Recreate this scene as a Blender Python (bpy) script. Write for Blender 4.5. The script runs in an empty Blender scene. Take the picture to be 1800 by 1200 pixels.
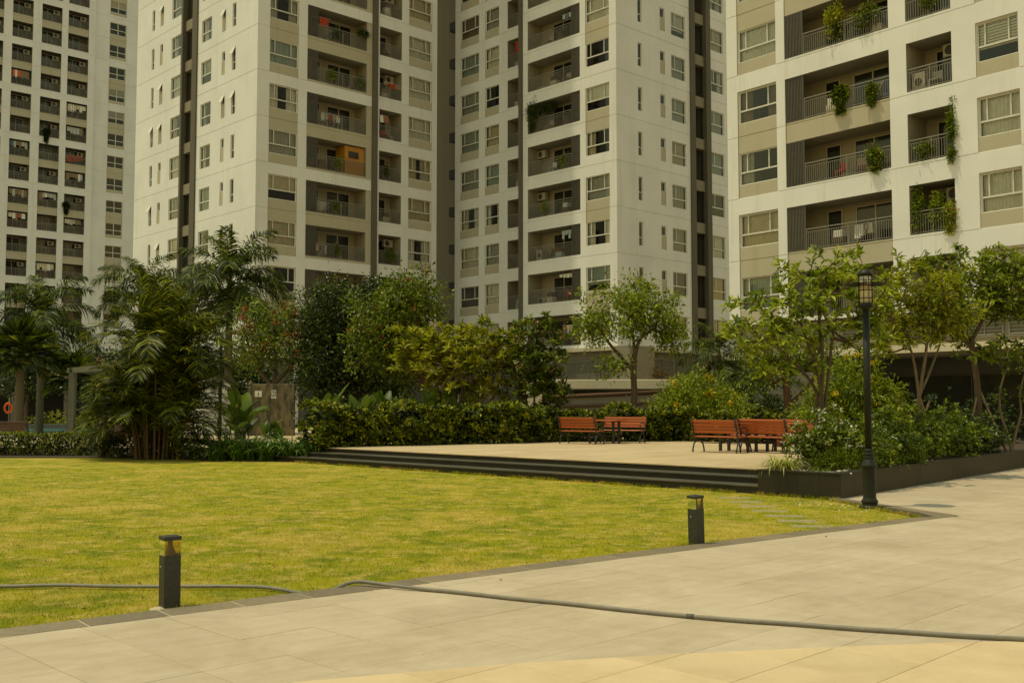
import bpy, bmesh, math, random
import numpy as np
from mathutils import Vector, Matrix

SC = bpy.context.scene
COL = SC.collection
R = math.radians

# ------------------------------------------------------------------ camera, sky, sun, exposure
cam_data = bpy.data.cameras.new("camera")
cam_data.sensor_fit = 'HORIZONTAL'
cam_data.sensor_width = 36.0
cam_data.lens = 36.0 * 1833.0 / 1800.0
cam_data.clip_start = 0.1
cam_data.clip_end = 1500.0
camera = bpy.data.objects.new("camera", cam_data)
COL.objects.link(camera)
camera.location = (0.0, 0.0, 1.6)
camera.rotation_euler = (R(90.0) + math.atan(112.0 / 1833.0), 0.0, 0.0)
SC.camera = camera

SUN_ELEV = 73.0
SUN_FROM = Vector((-0.992, -0.126, 0.0)).normalized()      # horizontal direction towards the sun
world = bpy.data.worlds.new("World")
SC.world = world
world.use_nodes = True
wn = world.node_tree.nodes
wl = world.node_tree.links
sky = wn.new("ShaderNodeTexSky")
sky.sky_type = 'NISHITA'
sky.sun_disc = False
sky.sun_elevation = R(SUN_ELEV)
sky.sun_rotation = math.atan2(SUN_FROM.x, SUN_FROM.y)
sky.altitude = 10.0
sky.air_density = 3.0
sky.dust_density = 0.1
sky.ozone_density = 0.0
bg = wn["Background"]
wl.new(sky.outputs[0], bg.inputs[0])
bg.inputs[1].default_value = 0.15

sun_data = bpy.data.lights.new("sun", 'SUN')
sun_data.energy = 2.9
sun_data.angle = R(0.6)
sun_data.color = (1.0, 0.955, 0.85)
sun = bpy.data.objects.new("sun", sun_data)
COL.objects.link(sun)
sd = Vector((SUN_FROM.x * math.cos(R(SUN_ELEV)), SUN_FROM.y * math.cos(R(SUN_ELEV)), math.sin(R(SUN_ELEV))))
sun.rotation_euler = sd.to_track_quat('Z', 'Y').to_euler()
sun.location = (-30, -10, 90)

vs = SC.view_settings
vs.view_transform = 'Standard'
vs.look = 'None'
vs.gamma = 1.0
vs.use_curve_mapping = False
vs.exposure = -0.27
vs.use_white_balance = True          # the photograph is balanced warm
vs.white_balance_temperature = 9700
vs.white_balance_tint = -1
SC.cycles.max_bounces = 6
SC.cycles.transparent_max_bounces = 12
SC.cycles.use_denoising = True

# ------------------------------------------------------------------ mesh helpers
class MB:
    """collects faces; build() links them as one mesh object"""
    def __init__(s):
        s.v = []; s.f = []; s.m = []; s.sm = []
    def add(s, vs_, fs, mi=0, smooth=False):
        o = len(s.v); s.v += [tuple(p) for p in vs_]
        for f in fs:
            s.f.append(tuple(o + i for i in f)); s.m.append(mi); s.sm.append(smooth)
        return s
    def quad(s, a, b, c, d, mi=0):
        return s.add((a, b, c, d), ((0, 1, 2, 3),), mi)
    def box(s, x0, x1, y0, y1, z0, z1, mi=0):
        return s.add(((x0, y0, z0), (x1, y0, z0), (x1, y1, z0), (x0, y1, z0), (x0, y0, z1), (x1, y0, z1), (x1, y1, z1), (x0, y1, z1)),
                     ((0, 3, 2, 1), (4, 5, 6, 7), (0, 1, 5, 4), (1, 2, 6, 5), (2, 3, 7, 6), (3, 0, 4, 7)), mi)
    def cbox(s, x0, x1, y0, y1, z0, z1, c=0.005, mi=0):
        """box with its top edges chamfered"""
        v = ((x0, y0, z0), (x1, y0, z0), (x1, y1, z0), (x0, y1, z0), (x0, y0, z1 - c), (x1, y0, z1 - c), (x1, y1, z1 - c), (x0, y1, z1 - c),
             (x0 + c, y0 + c, z1), (x1 - c, y0 + c, z1), (x1 - c, y1 - c, z1), (x0 + c, y1 - c, z1))
        return s.add(v, ((0, 3, 2, 1), (0, 1, 5, 4), (1, 2, 6, 5), (2, 3, 7, 6), (3, 0, 4, 7), (4, 5, 9, 8), (5, 6, 10, 9), (6, 7, 11, 10), (7, 4, 8, 11), (8, 9, 10, 11)), mi)
    def prism(s, poly, z0, z1, mi=0, c=0.0):
        n = len(poly); v = [(x, y, z0) for x, y in poly]
        f = [tuple(range(n - 1, -1, -1))]
        if c <= 0:
            v += [(x, y, z1) for x, y in poly]
        else:
            cx = sum(p[0] for p in poly) / n; cy = sum(p[1] for p in poly) / n
            v += [(x, y, z1 - c) for x, y in poly]
            for x, y in poly:
                d = math.hypot(cx - x, cy - y) or 1
                v.append((x + (cx - x) / d * c * 1.4, y + (cy - y) / d * c * 1.4, z1))
            f += [(n + i, n + (i + 1) % n, 2 * n + (i + 1) % n, 2 * n + i) for i in range(n)]
        f += [(i, (i + 1) % n, n + (i + 1) % n, n + i) for i in range(n)]
        f.append(tuple(range(len(v) - n, len(v))))
        return s.add(v, f, mi)
    def tube(s, pts, rad, n=8, mi=0, cap=True, smooth=True, flat=None):
        pts = [Vector(p) for p in pts]; k = len(pts)
        if not hasattr(rad, '__len__'): rad = [rad] * k
        up = Vector((0, 0, 1)); vs_ = []; prev = None
        for i, p in enumerate(pts):
            t = (pts[min(i + 1, k - 1)] - pts[max(i - 1, 0)])
            t = t.normalized() if t.length > 1e-9 else Vector((0, 0, 1))
            a = prev - t * prev.dot(t) if prev is not None else (up if abs(t.z) < .95 else Vector((1, 0, 0)))
            a = a - t * a.dot(t)
            a = a.normalized() if a.length > 1e-6 else t.orthogonal().normalized()
            b = t.cross(a); prev = a
            for j in range(n):
                w = 2 * math.pi * j / n
                vs_.append(p + (a * math.cos(w) + b * math.sin(w)) * rad[i])
        f = []
        for i in range(k - 1):
            for j in range(n):
                f.append((i * n + j, i * n + (j + 1) % n, (i + 1) * n + (j + 1) % n, (i + 1) * n + j))
        s.add(vs_, f, mi, smooth)
        if cap:
            o = len(s.v) - len(vs_)
            s.f.append(tuple(o + j for j in range(n - 1, -1, -1))); s.m.append(mi); s.sm.append(False)
            s.f.append(tuple(o + (k - 1) * n + j for j in range(n))); s.m.append(mi); s.sm.append(False)
        return s
    def lathe(s, prof, n=16, mi=0, cx=0, cy=0, smooth=True, closed=False):
        vs_ = []
        for r, z in prof:
            for j in range(n):
                w = 2 * math.pi * j / n; vs_.append((cx + r * math.cos(w), cy + r * math.sin(w), z))
        f = []; k = len(prof)
        for i in range(k - 1):
            for j in range(n):
                f.append((i * n + j, i * n + (j + 1) % n, (i + 1) * n + (j + 1) % n, (i + 1) * n + j))
        s.add(vs_, f, mi, smooth)
        o = len(s.v) - len(vs_)
        s.f.append(tuple(o + j for j in range(n - 1, -1, -1))); s.m.append(mi); s.sm.append(False)
        s.f.append(tuple(o + (k - 1) * n + j for j in range(n))); s.m.append(mi); s.sm.append(False)
        return s
    def mesh(s, name, mats):
        me = bpy.data.meshes.new(name)
        me.from_pydata(s.v, [], s.f)
        for m in (mats if isinstance(mats, (list, tuple)) else [mats]): me.materials.append(m)
        me.polygons.foreach_set('material_index', s.m)
        me.polygons.foreach_set('use_smooth', s.sm)
        me.update()
        return me
    def build(s, name, mats, parent=None, loc=None, rz=0.0):
        return link(name, s.mesh(name, mats), parent, loc, rz)

def link(name, me, parent=None, loc=None, rz=0.0, rot=None, scale=None, mat=None):
    o = bpy.data.objects.new(name, me)
    COL.objects.link(o)
    if parent is not None: o.parent = parent
    if loc is not None: o.location = loc
    if rot is not None: o.rotation_euler = rot
    elif rz: o.rotation_euler = (0, 0, rz)
    if scale is not None: o.scale = scale if hasattr(scale, '__len__') else (scale,) * 3
    if mat is not None:
        o.material_slots[0].link = 'OBJECT'; o.material_slots[0].material = mat
    return o

def thing(name, label, cat, loc=(0, 0, 0), rz=0.0, group=None):
    o = bpy.data.objects.new(name, None); COL.objects.link(o)
    o.empty_display_size = 0.2
    o.location = loc; o.rotation_euler = (0, 0, rz)
    return tag(o, label, cat, group)
def tag(o, label, cat, group=None, kind=None):
    if label: o['label'] = label
    if cat: o['category'] = cat
    if group: o['group'] = group
    if kind: o['kind'] = kind
    return o
def struct(o):
    o['kind'] = 'structure'; return o
def stuff(o):
    o['kind'] = 'stuff'; return o

class FM:
    """foliage: many small triangles with a tint per face, gathered in numpy arrays"""
    def __init__(s):
        s.v = []; s.t = []; s.c = []; s.n = 0
    def tris(s, V, T, C):
        s.v.append(np.asarray(V, np.float32)); s.t.append(np.asarray(T, np.int32) + s.n); s.c.append(np.asarray(C, np.float32)); s.n += len(V)
    def leaves(s, P, D, N, L, W, tint, fold=0.18, droop=0.12):
        n = len(P)
        if n == 0: return
        D = D / (np.linalg.norm(D, axis=1, keepdims=True) + 1e-9)
        S = np.cross(D, N); S /= (np.linalg.norm(S, axis=1, keepdims=True) + 1e-9)
        U = np.cross(S, D)
        L = np.broadcast_to(np.asarray(L, float), (n,))[:, None]; W = np.broadcast_to(np.asarray(W, float), (n,))[:, None]
        m = P + D * L * .5 + U * W * fold
        V = np.stack([P, m + S * W * .5, P + D * L - U * L * droop, m - S * W * .5], 1).reshape(-1, 3)
        b = np.arange(n)[:, None] * 4
        T = np.stack([b + np.array([0, 1, 2]), b + np.array([0, 2, 3])], 1).reshape(-1, 3)
        s.tris(V, T, np.repeat(tint, 2))
    def mesh(s, name, mat):
        V = np.concatenate(s.v); T = np.concatenate(s.t); C = np.concatenate(s.c)
        me = bpy.data.meshes.new(name)
        me.vertices.add(len(V)); me.vertices.foreach_set('co', V.ravel())
        me.loops.add(T.size); me.loops.foreach_set('vertex_index', T.ravel())
        me.polygons.add(len(T)); me.polygons.foreach_set('loop_start', np.arange(len(T), dtype=np.int32) * 3)
        a = me.attributes.new('tint', 'FLOAT', 'FACE'); a.data.foreach_set('value', C)
        me.materials.append(mat); me.update(calc_edges=True); me.validate()
        return me
    def build(s, name, mat, parent=None, loc=None, rz=0.0):
        return link(name, s.mesh(name, mat), parent, loc, rz)

# ------------------------------------------------------------------ materials
def nodes_of(name):
    m = bpy.data.materials.new(name); m.use_nodes = True
    nt = m.node_tree
    return m, nt, nt.nodes, nt.links, nt.nodes['Principled BSDF']
def mixc(nt, a, b, fac, mode='MIX'):
    n = nt.nodes.new('ShaderNodeMix'); n.data_type = 'RGBA'; n.blend_type = mode
    for sock, val in ((n.inputs[0], fac), (n.inputs[6], a), (n.inputs[7], b)):
        if hasattr(val, 'is_linked'): nt.links.new(val, sock)
        elif hasattr(val, '__len__'): sock.default_value = (*val[:3], 1)
        else: sock.default_value = val
    return n.outputs[2]
def ramp(nt, fac, stops):
    n = nt.nodes.new('ShaderNodeValToRGB'); nt.links.new(fac, n.inputs[0])
    e = n.color_ramp.elements
    while len(e) < len(stops): e.new(0.5)
    for k, (p, c) in enumerate(stops):
        e[k].position = p; e[k].color = (*c, 1) if hasattr(c, '__len__') else (c, c, c, 1)
    return n.outputs[0]
def noise(nt, scale, detail=4.0, vec=None, rough=0.6, dist=0.0):
    n = nt.nodes.new('ShaderNodeTexNoise'); n.inputs['Scale'].default_value = scale; n.inputs['Detail'].default_value = detail
    n.inputs['Roughness'].default_value = rough; n.inputs['Distortion'].default_value = dist
    if vec is not None: nt.links.new(vec, n.inputs['Vector'])
    return n.outputs[0]
def coords(nt, kind='Object', scale=None, world=False):
    if world: out = nt.nodes.new('ShaderNodeNewGeometry').outputs['Position']
    else: out = nt.nodes.new('ShaderNodeTexCoord').outputs[kind]
    if scale:
        mp = nt.nodes.new('ShaderNodeMapping'); mp.inputs['Scale'].default_value = scale; nt.links.new(out, mp.inputs[0]); out = mp.outputs[0]
    return out
def bumpn(nt, height, strength, dist=0.02):
    b = nt.nodes.new('ShaderNodeBump'); b.inputs['Strength'].default_value = strength; b.inputs['Distance'].default_value = dist
    nt.links.new(height, b.inputs['Height']); return b.outputs[0]
def pmat(name, col, col2=None, scale=6.0, rough=.7, bump=0.0, bscale=None, rnd=0.0, spec=.4, metal=0.0, stretch=None, world=False, lo=.3, hi=.7, bdist=.02):
    """principled material: col to col2 along noise, object-random value shift, bump"""
    m, nt, n, l, b = nodes_of(name)
    vec = coords(nt, 'Object', stretch, world)
    c2 = col2 or tuple(min(1, x * .82) for x in col)
    c = ramp(nt, noise(nt, scale, 5, vec), [(lo, col), (hi, c2)])
    if rnd:
        oi = n.new('ShaderNodeObjectInfo')
        v = ramp(nt, oi.outputs['Random'], [(0, 1 - rnd), (1, 1.0)])
        c = mixc(nt, c, v, 1.0, 'MULTIPLY')
    l.new(c, b.inputs['Base Color'])
    b.inputs['Roughness'].default_value = rough; b.inputs['Metallic'].default_value = metal
    b.inputs['Specular IOR Level'].default_value = spec
    if bump: l.new(bumpn(nt, noise(nt, bscale or scale * 4, 6, vec), bump, bdist), b.inputs['Normal'])
    return m
def leafmat(name, dark, mid, light, trans=.3, rough=.42, spec=.45):
    m, nt, n, l, b = nodes_of(name)
    at = n.new('ShaderNodeAttribute'); at.attribute_name = 'tint'
    oi = n.new('ShaderNodeObjectInfo')
    c = ramp(nt, at.outputs['Fac'], [(0, dark), (.55, mid), (1, light)])
    c = mixc(nt, c, ramp(nt, oi.outputs['Random'], [(0, .86), (1, 1.0)]), 1.0, 'MULTIPLY')
    l.new(c, b.inputs['Base Color']); b.inputs['Roughness'].default_value = rough; b.inputs['Specular IOR Level'].default_value = spec
    tr = n.new('ShaderNodeBsdfTranslucent'); l.new(mixc(nt, c, (.9, 1.0, .3), .35, 'MULTIPLY'), tr.inputs[0])
    mx = n.new('ShaderNodeMixShader'); mx.inputs[0].default_value = trans
    l.new(b.outputs[0], mx.inputs[1]); l.new(tr.outputs[0], mx.inputs[2]); l.new(mx.outputs[0], n['Material Output'].inputs[0])
    return m
def glassmat(name, tint, rough=.02, ior=1.5, refl=1.0):
    m, nt, n, l, b = nodes_of(name)
    n.remove(b)
    t = n.new('ShaderNodeBsdfTransparent'); t.inputs[0].default_value = (*tint, 1)
    g = n.new('ShaderNodeBsdfGlossy'); g.inputs['Roughness'].default_value = rough; g.inputs[0].default_value = (refl, refl, refl, 1)
    f = n.new('ShaderNodeFresnel'); f.inputs[0].default_value = ior
    mx = n.new('ShaderNodeMixShader'); l.new(f.outputs[0], mx.inputs[0]); l.new(t.outputs[0], mx.inputs[1]); l.new(g.outputs[0], mx.inputs[2])
    l.new(mx.outputs[0], n['Material Output'].inputs[0])
    return m

def wallmat(name, col, dirt=.10):
    """painted render: faint blotches and rain streaks"""
    m, nt, n, l, b = nodes_of(name)
    vec = coords(nt, world=True)
    blot = noise(nt, .35, 5, vec)
    vs2 = coords(nt, scale=(1.6, 1.6, .10), world=True)
    streak = noise(nt, 1.0, 6, vs2, .7)
    c = mixc(nt, col, tuple(x * (1 - dirt) for x in col), ramp(nt, blot, [(.35, 0.0), (.75, 1.0)]))
    c = mixc(nt, c, tuple(x * y for x, y in zip(col, (.74, .71, .64))), ramp(nt, streak, [(.54, 0.0), (.82, .7)]))
    fs = noise(nt, 3.0, 5, coords(nt, scale=(2.2, 2.2, .05), world=True), .75)
    c = mixc(nt, c, tuple(x * .80 for x in col), ramp(nt, fs, [(.60, 0.0), (.74, .55)]))
    l.new(c, b.inputs['Base Color']); b.inputs['Roughness'].default_value = .8; b.inputs['Specular IOR Level'].default_value = .25
    l.new(bumpn(nt, noise(nt, 14, 4, vec), .12, .01), b.inputs['Normal'])
    return m
M = {}
M['white_wall'] = wallmat('white_wall', (.77, .76, .765), .12)
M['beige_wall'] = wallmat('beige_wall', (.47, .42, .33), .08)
M['brown_fin'] = wallmat('brown_fin', (.13, .115, .09), .2)
M['shaft_beam'] = wallmat('shaft_beam', (.27, .235, .18), .2)
M['podium'] = wallmat('podium', (.17, .15, .125), .15)
M['recess'] = wallmat('recess', (.31, .275, .21), .08)  # balcony walls toned down; their shade is put into the colour
M['recess_far'] = wallmat('recess_far', (.16, .15, .12), .15)  # darker copy: shade of the distant balconies put into the colour
M['interior'] = pmat('interior', (.035, .032, .028), (.02, .02, .018), 1.0, .9)  # near-black colour stands in for unlit rooms behind the windows
M['frame'] = pmat('frame', (.66, .65, .58), (.58, .56, .5), 3, .5)
M['dframe'] = pmat('dframe', (.42, .39, .33), None, 3, .5)
M['glass'] = glassmat('glass', (.92, .94, .92))
M['dglass'] = pmat('dglass', (.022, .022, .018), (.014, .014, .012), 2, .10, spec=.45)
M['rail'] = pmat('rail', (.22, .205, .175), None, 3, .5, spec=.5)
M['screen'] = pmat('screen', (.115, .105, .085), (.09, .08, .065), 3, .5, rnd=.25)
M['screen_wood'] = pmat('screen_wood', (.23, .14, .08), (.15, .09, .05), 3, .6)
M['ac'] = pmat('ac', (.42, .39, .32), (.34, .31, .25), 3, .5)
M['ac_dark'] = pmat('ac_dark', (.05, .05, .045), None, 3, .6)
for k, c in dict(curtain_white=(.80, .78, .72), curtain_cream=(.66, .58, .45), curtain_grey=(.48, .48, .46), curtain_brown=(.28, .20, .14), curtain_blue=(.13, .18, .28), curtain_teal=(.42, .50, .49)).items():
    M[k] = pmat(k, c, None, 5, .9, spec=.1)
M['ledge'] = pmat('ledge', (.055, .055, .05), None, 3, .6)
M['louvre'] = pmat('louvre', (.20, .185, .15), None, 3, .5)
M['canopy'] = wallmat('canopy', (.66, .57, .42), .1)
M['tile'] = pmat('tile', (.55, .445, .335), (.475, .38, .28), 2.2, .62, bump=.12, bscale=40, rnd=.09, stretch=(1.0, 3.5, 1), spec=.3)
M['slab_mossy'] = pmat('slab_mossy', (.34, .28, .16), (.24, .22, .10), 9, .8, bump=.3, bscale=40)
M['tile_warm'] = pmat('tile_warm', (.66, .50, .32), (.59, .44, .275), 1.6, .6, bump=.08, bscale=30, rnd=.10, spec=.3)
M['grout'] = pmat('grout', (.16, .13, .09), (.09, .075, .05), 9, .95)
M['granite'] = pmat('granite', (.030, .026, .018), (.019, .017, .012), 60, .6, spec=.25, bump=.08, bscale=90, rnd=.25)
M['granite_tread'] = pmat('granite_tread', (.088, .082, .064), (.058, .054, .043), 40, .65, spec=.22, bump=.1, bscale=80, rnd=.2)  # lighter copy of the granite; sun on the treads put into the colour
M['kerb'] = pmat('kerb', (.225, .180, .125), (.16, .128, .09), 12, .7, bump=.15, bscale=60, rnd=.22)
M['plank'] = pmat('plank', (.64, .49, .32), (.55, .41, .26), 3.0, .7, bump=.1, bscale=30, rnd=.16, stretch=(.5, 12, 1))
M['soil'] = pmat('soil', (.07, .048, .03), (.03, .022, .014), 8, .95, bump=.5, bscale=30)
M['earth'] = pmat('earth', (.16, .15, .11), (.12, .11, .08), .4, .95, world=True)
M['wood'] = pmat('wood', (.47, .105, .026), (.36, .072, .018), 4, .45, bump=.1, bscale=30, rnd=.22, stretch=(2, 18, 18), spec=.4)
M['wood_dark'] = pmat('wood_dark', (.12, .05, .03), (.075, .03, .018), 4, .5, rnd=.2, stretch=(2, 18, 18))
M['iron'] = pmat('iron', (.014, .016, .016), (.022, .022, .02), 20, .38, bump=.1, bscale=60, spec=.5)
M['lamp_iron'] = pmat('lamp_iron', (.011, .013, .010), (.018, .020, .015), 14, .5, bump=.08, bscale=70, spec=.25)
M['lamp_glass'] = pmat('lamp_glass', (.62, .56, .42), (.55, .48, .34), 3, .35)
M['bollard'] = pmat('bollard', (.042, .043, .036), (.028, .029, .025), 30, .55, bump=.1, bscale=120, spec=.3)
M['amber'] = glassmat('amber', (.91, .77, .40))
M['reflector'] = pmat('reflector', (.15, .12, .08), (.11, .09, .06), 6, .5)
M['hose'] = pmat('hose', (.22, .20, .165), (.16, .145, .12), 12, .5, bump=.15, bscale=40)
M['stone'] = pmat('stone', (.19, .14, .075), (.045, .042, .028), 4.0, .75, bump=.6, bscale=10, stretch=(1.5, 1.5, .55), lo=.36, hi=.62)
M['sign'] = pmat('sign', (.72, .70, .64), None, 6, .5)
M['sign_dark'] = pmat('sign_dark', (.02, .03, .06), None, 6, .5)
M['sign_brown'] = pmat('sign_brown', (.16, .10, .07), None, 6, .5)
M['white_paint'] = wallmat('white_paint', (.76, .74, .68), .05)
M['pool_deck'] = pmat('pool_deck', (.50, .42, .29), (.42, .34, .23), .8, .8, world=True)
M['coping'] = pmat('coping', (.10, .095, .085), None, 3, .6)
M['post'] = pmat('post', (.10, .10, .078), (.07, .07, .055), 3, .6)
M['pot'] = pmat('pot', (.12, .065, .04), (.075, .04, .026), 4, .6, bump=.2, bscale=20)
M['orange'] = pmat('orange', (.72, .10, .02), None, 3, .5)
M['red'] = pmat('red', (.45, .03, .012), (.34, .022, .01), 3, .5)
M['cabin'] = pmat('cabin', (.50, .23, .045), (.40, .17, .03), 3, .6, stretch=(8, 8, 1))
M['lantern'] = pmat('lantern', (.55, .42, .06), None, 3, .5)
def grunge(m, scale=1.3, lo=.50, hi=.72, amt=.30, tintc=(.66, .60, .50)):
    """dirt in world space over an existing base colour"""
    nt = m.node_tree; b = nt.nodes['Principled BSDF']; src = b.inputs['Base Color'].links[0].from_socket
    w = coords(nt, world=True)
    f1 = ramp(nt, noise(nt, scale, 7, w, .72, .5), [(lo, 0.0), (hi, amt)])
    c = mixc(nt, src, tintc, f1, 'MULTIPLY')
    f2 = ramp(nt, noise(nt, scale * 26, 3, w, .6), [(.66, 0.0), (.74, amt * 1.2)])
    c = mixc(nt, c, tuple(x * .7 for x in tintc), f2, 'MULTIPLY')
    nt.links.new(c, b.inputs['Base Color'])
grunge(M['tile'], .9, .42, .68, .55); grunge(M['tile_warm'], 1.1, .45, .7, .4); grunge(M['plank'], .6, .42, .7, .6); grunge(M['granite'], 2.0, .4, .7, .7, (1.9, 1.7, 1.35)); grunge(M['granite_tread'], 2.0, .4, .7, .6, (1.7, 1.5, 1.25)); grunge(M['bollard'], 9.0, .5, .75, .6, (1.9, 1.7, 1.3)); grunge(M['kerb'], 1.6, .4, .7, .7, (1.5, 1.35, 1.1))
def watermat():
    m, nt, n, l, b = nodes_of('water')
    b.inputs['Base Color'].default_value = (.05, .26, .28, 1); b.inputs['Roughness'].default_value = .08; b.inputs['IOR'].default_value = 1.33
    l.new(bumpn(nt, noise(nt, 3.5, 3, coords(nt, world=True)), .25, .05), b.inputs['Normal'])
    return m
M['water'] = watermat()
def lawnmat(name, blade=False):
    m, nt, n, l, b = nodes_of(name)
    vec = coords(nt, world=True)
    big = noise(nt, .55, 5, vec, .6, .3)
    fine = noise(nt, 3.6, 6, vec, .68, .35)
    fib = noise(nt, 38.0, 4, vec, .7)
    g1, g2, dry, dry2 = (.335, .30, .022), (.18, .205, .014), (.62, .425, .14), (.49, .355, .075)
    if blade: g1, g2, dry, dry2 = [tuple(x * 1.12 for x in c) for c in (g1, g2, dry, dry2)]
    patch = noise(nt, 1.5, 6, vec, .7, .5)
    c = mixc(nt, g1, g2, ramp(nt, patch, [(.42, 0.0), (.60, 1.0)]))
    c = mixc(nt, c, dry2, ramp(nt, big, [(.34, .8), (.50, 0.0)]))
    c = mixc(nt, c, dry, ramp(nt, fine, [(.49, 0.0), (.68, .85)]))
    c = mixc(nt, c, (.15, .15, .014), ramp(nt, fib, [(.30, .7), (.5, 0.0)]))
    if blade:
        at = n.new('ShaderNodeAttribute'); at.attribute_name = 'tint'
        c = mixc(nt, c, ramp(nt, at.outputs['Fac'], [(0, (.5, .55, .4)), (.6, (1, 1, 1)), (1, (1.35, 1.2, 1.0))]), 1.0, 'MULTIPLY')
    l.new(c, b.inputs['Base Color']); b.inputs['Roughness'].default_value = .85; b.inputs['Specular IOR Level'].default_value = .15
    if not blade: l.new(bumpn(nt, fib, .9, .03), b.inputs['Normal'])
    return m
M['lawn'] = lawnmat('lawn'); M['blade'] = lawnmat('blade', True)
M['bark'] = pmat('bark', (.125, .08, .046), (.06, .04, .025), 8, .85, bump=.5, bscale=24, stretch=(3, 3, .6))
M['bark_red'] = pmat('bark_red', (.14, .066, .036), (.075, .036, .022), 8, .8, bump=.4, bscale=24, stretch=(3, 3, .6))
M['bark_pale'] = pmat('bark_pale', (.19, .135, .08), (.105, .075, .045), 8, .8, bump=.4, bscale=24, stretch=(3, 3, .6))
M['palm_trunk'] = pmat('palm_trunk', (.13, .10, .065), (.075, .06, .04), 5, .85, bump=.5, bscale=14, stretch=(1, 1, 6))
M['palm_shaft'] = pmat('palm_shaft', (.10, .11, .03), (.06, .075, .02), 4, .5)
M['stake'] = pmat('stake', (.27, .19, .11), (.17, .115, .065), 8, .8, stretch=(3, 3, .6))
M['leaf_dark'] = leafmat('leaf_dark', (.006, .014, .003), (.036, .066, .010), (.150, .200, .028), .16, .34, .42)
M['leaf_mid'] = leafmat('leaf_mid', (.020, .036, .005), (.120, .180, .017), (.330, .380, .045), .28, .45, .3)
M['leaf_light'] = leafmat('leaf_light', (.060, .090, .008), (.240, .315, .028), (.50, .54, .075), .36, .45, .28)
M['leaf_yellow'] = leafmat('leaf_yellow', (.09, .11, .008), (.320, .345, .030), (.62, .58, .095), .36, .45, .28)
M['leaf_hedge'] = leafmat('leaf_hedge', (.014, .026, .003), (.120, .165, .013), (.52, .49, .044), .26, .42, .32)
M['leaf_hedge_dark'] = leafmat('leaf_hedge_dark', (.006, .012, .003), (.030, .050, .007), (.130, .160, .018), .15, .5, .25)  # darker leaf colours stand in for shade inside the hedges
M['frond'] = leafmat('frond', (.007, .016, .003), (.046, .076, .010), (.30, .34, .045), .27, .45, .25)
M['frond_areca'] = leafmat('frond_areca', (.006, .012, .002), (.046, .066, .006), (.36, .36, .03), .32, .45, .22)
M['leaf_big'] = leafmat('leaf_big', (.022, .045, .006), (.080, .138, .018), (.20, .26, .04), .35, .45, .3)
M['leaf_lily'] = leafmat('leaf_lily', (.022, .058, .010), (.090, .185, .030), (.22, .34, .08), .3, .4, .35)
M['leaf_cream'] = leafmat('leaf_cream', (.16, .19, .025), (.44, .44, .13), (.68, .65, .30), .3, .5, .25)
M['leaf_red'] = leafmat('leaf_red', (.05, .03, .01), (.13, .075, .022), (.22, .14, .035), .25, .5, .25)
M['petal_red'] = leafmat('petal_red', (.22, .03, .015), (.34, .05, .03), (.46, .10, .05), .3, .6)
M['petal_pink'] = leafmat('petal_pink', (.50, .20, .16), (.66, .34, .27), (.78, .50, .40), .3, .6)
M['petal_yellow'] = leafmat('petal_yellow', (.55, .32, .01), (.75, .47, .02), (.85, .60, .06), .3, .6)
M['petal_white'] = leafmat('petal_white', (.55, .53, .42), (.70, .68, .58), (.80, .78, .70), .3, .6)
# ------------------------------------------------------------------ ground, pavement, lawn, deck
rng = np.random.default_rng(7)
S2 = math.sqrt(2.0)
Q = math.pi / 4
def ab(a, b):                      # paving grid: a runs along (1,1), b along (1,-1)
    return ((a + b) / S2, (a - b) / S2)
def clip(poly, nx, ny, c):         # keep nx*x + ny*y <= c
    out = []
    for i in range(len(poly)):
        p, q = poly[i], poly[(i + 1) % len(poly)]
        dp = nx * p[0] + ny * p[1] - c; dq = nx * q[0] + ny * q[1] - c
        if dp <= 0: out.append(p)
        if (dp < 0 < dq) or (dq < 0 < dp):
            t = dp / (dp - dq); out.append((p[0] + (q[0] - p[0]) * t, p[1] + (q[1] - p[1]) * t))
    return out
def halfplane(p, q):               # keep the right-hand side of p -> q
    dx, dy = q[0] - p[0], q[1] - p[1]; d = math.hypot(dx, dy)
    return (-dy / d, dx / d, (-dy * p[0] + dx * p[1]) / d)
def area(poly):
    return abs(sum(poly[i][0] * poly[(i + 1) % len(poly)][1] - poly[(i + 1) % len(poly)][0] * poly[i][1] for i in range(len(poly)))) / 2
def inside(poly, x, y):
    r = np.zeros(len(x), bool); j = len(poly) - 1
    for i in range(len(poly)):
        xi, yi = poly[i]; xj, yj = poly[j]
        c = ((yi > y) != (yj > y)) & (x < (xj - xi) * (y - yi) / (yj - yi + 1e-12) + xi)
        r ^= c; j = i
    return r

g = struct(MB().box(-700, 700, -300, 1100, -.6, -.16).build('ground', M['earth']))

KB0, TIP, KB1 = (-3.54, 7.31), (6.50, 15.26), (5.72, 18.02)          # outer line of the kerb
u1 = Vector((TIP[0] - KB0[0], TIP[1] - KB0[1])).normalized(); n1 = Vector((-u1.y, u1.x))      # n1 points into the lawn
u2 = Vector((KB1[0] - TIP[0], KB1[1] - TIP[1])).normalized(); n2 = Vector((-u2.y, u2.x))
PL0, PL1 = (4.50, 19.22), (5.66, 18.06)                                # front corner of the planter
PDIR = (math.sin(R(40)), math.cos(R(40)))
PL2 = (PL1[0] + PDIR[0] * 15, PL1[1] + PDIR[1] * 15)
KW = .29

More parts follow.
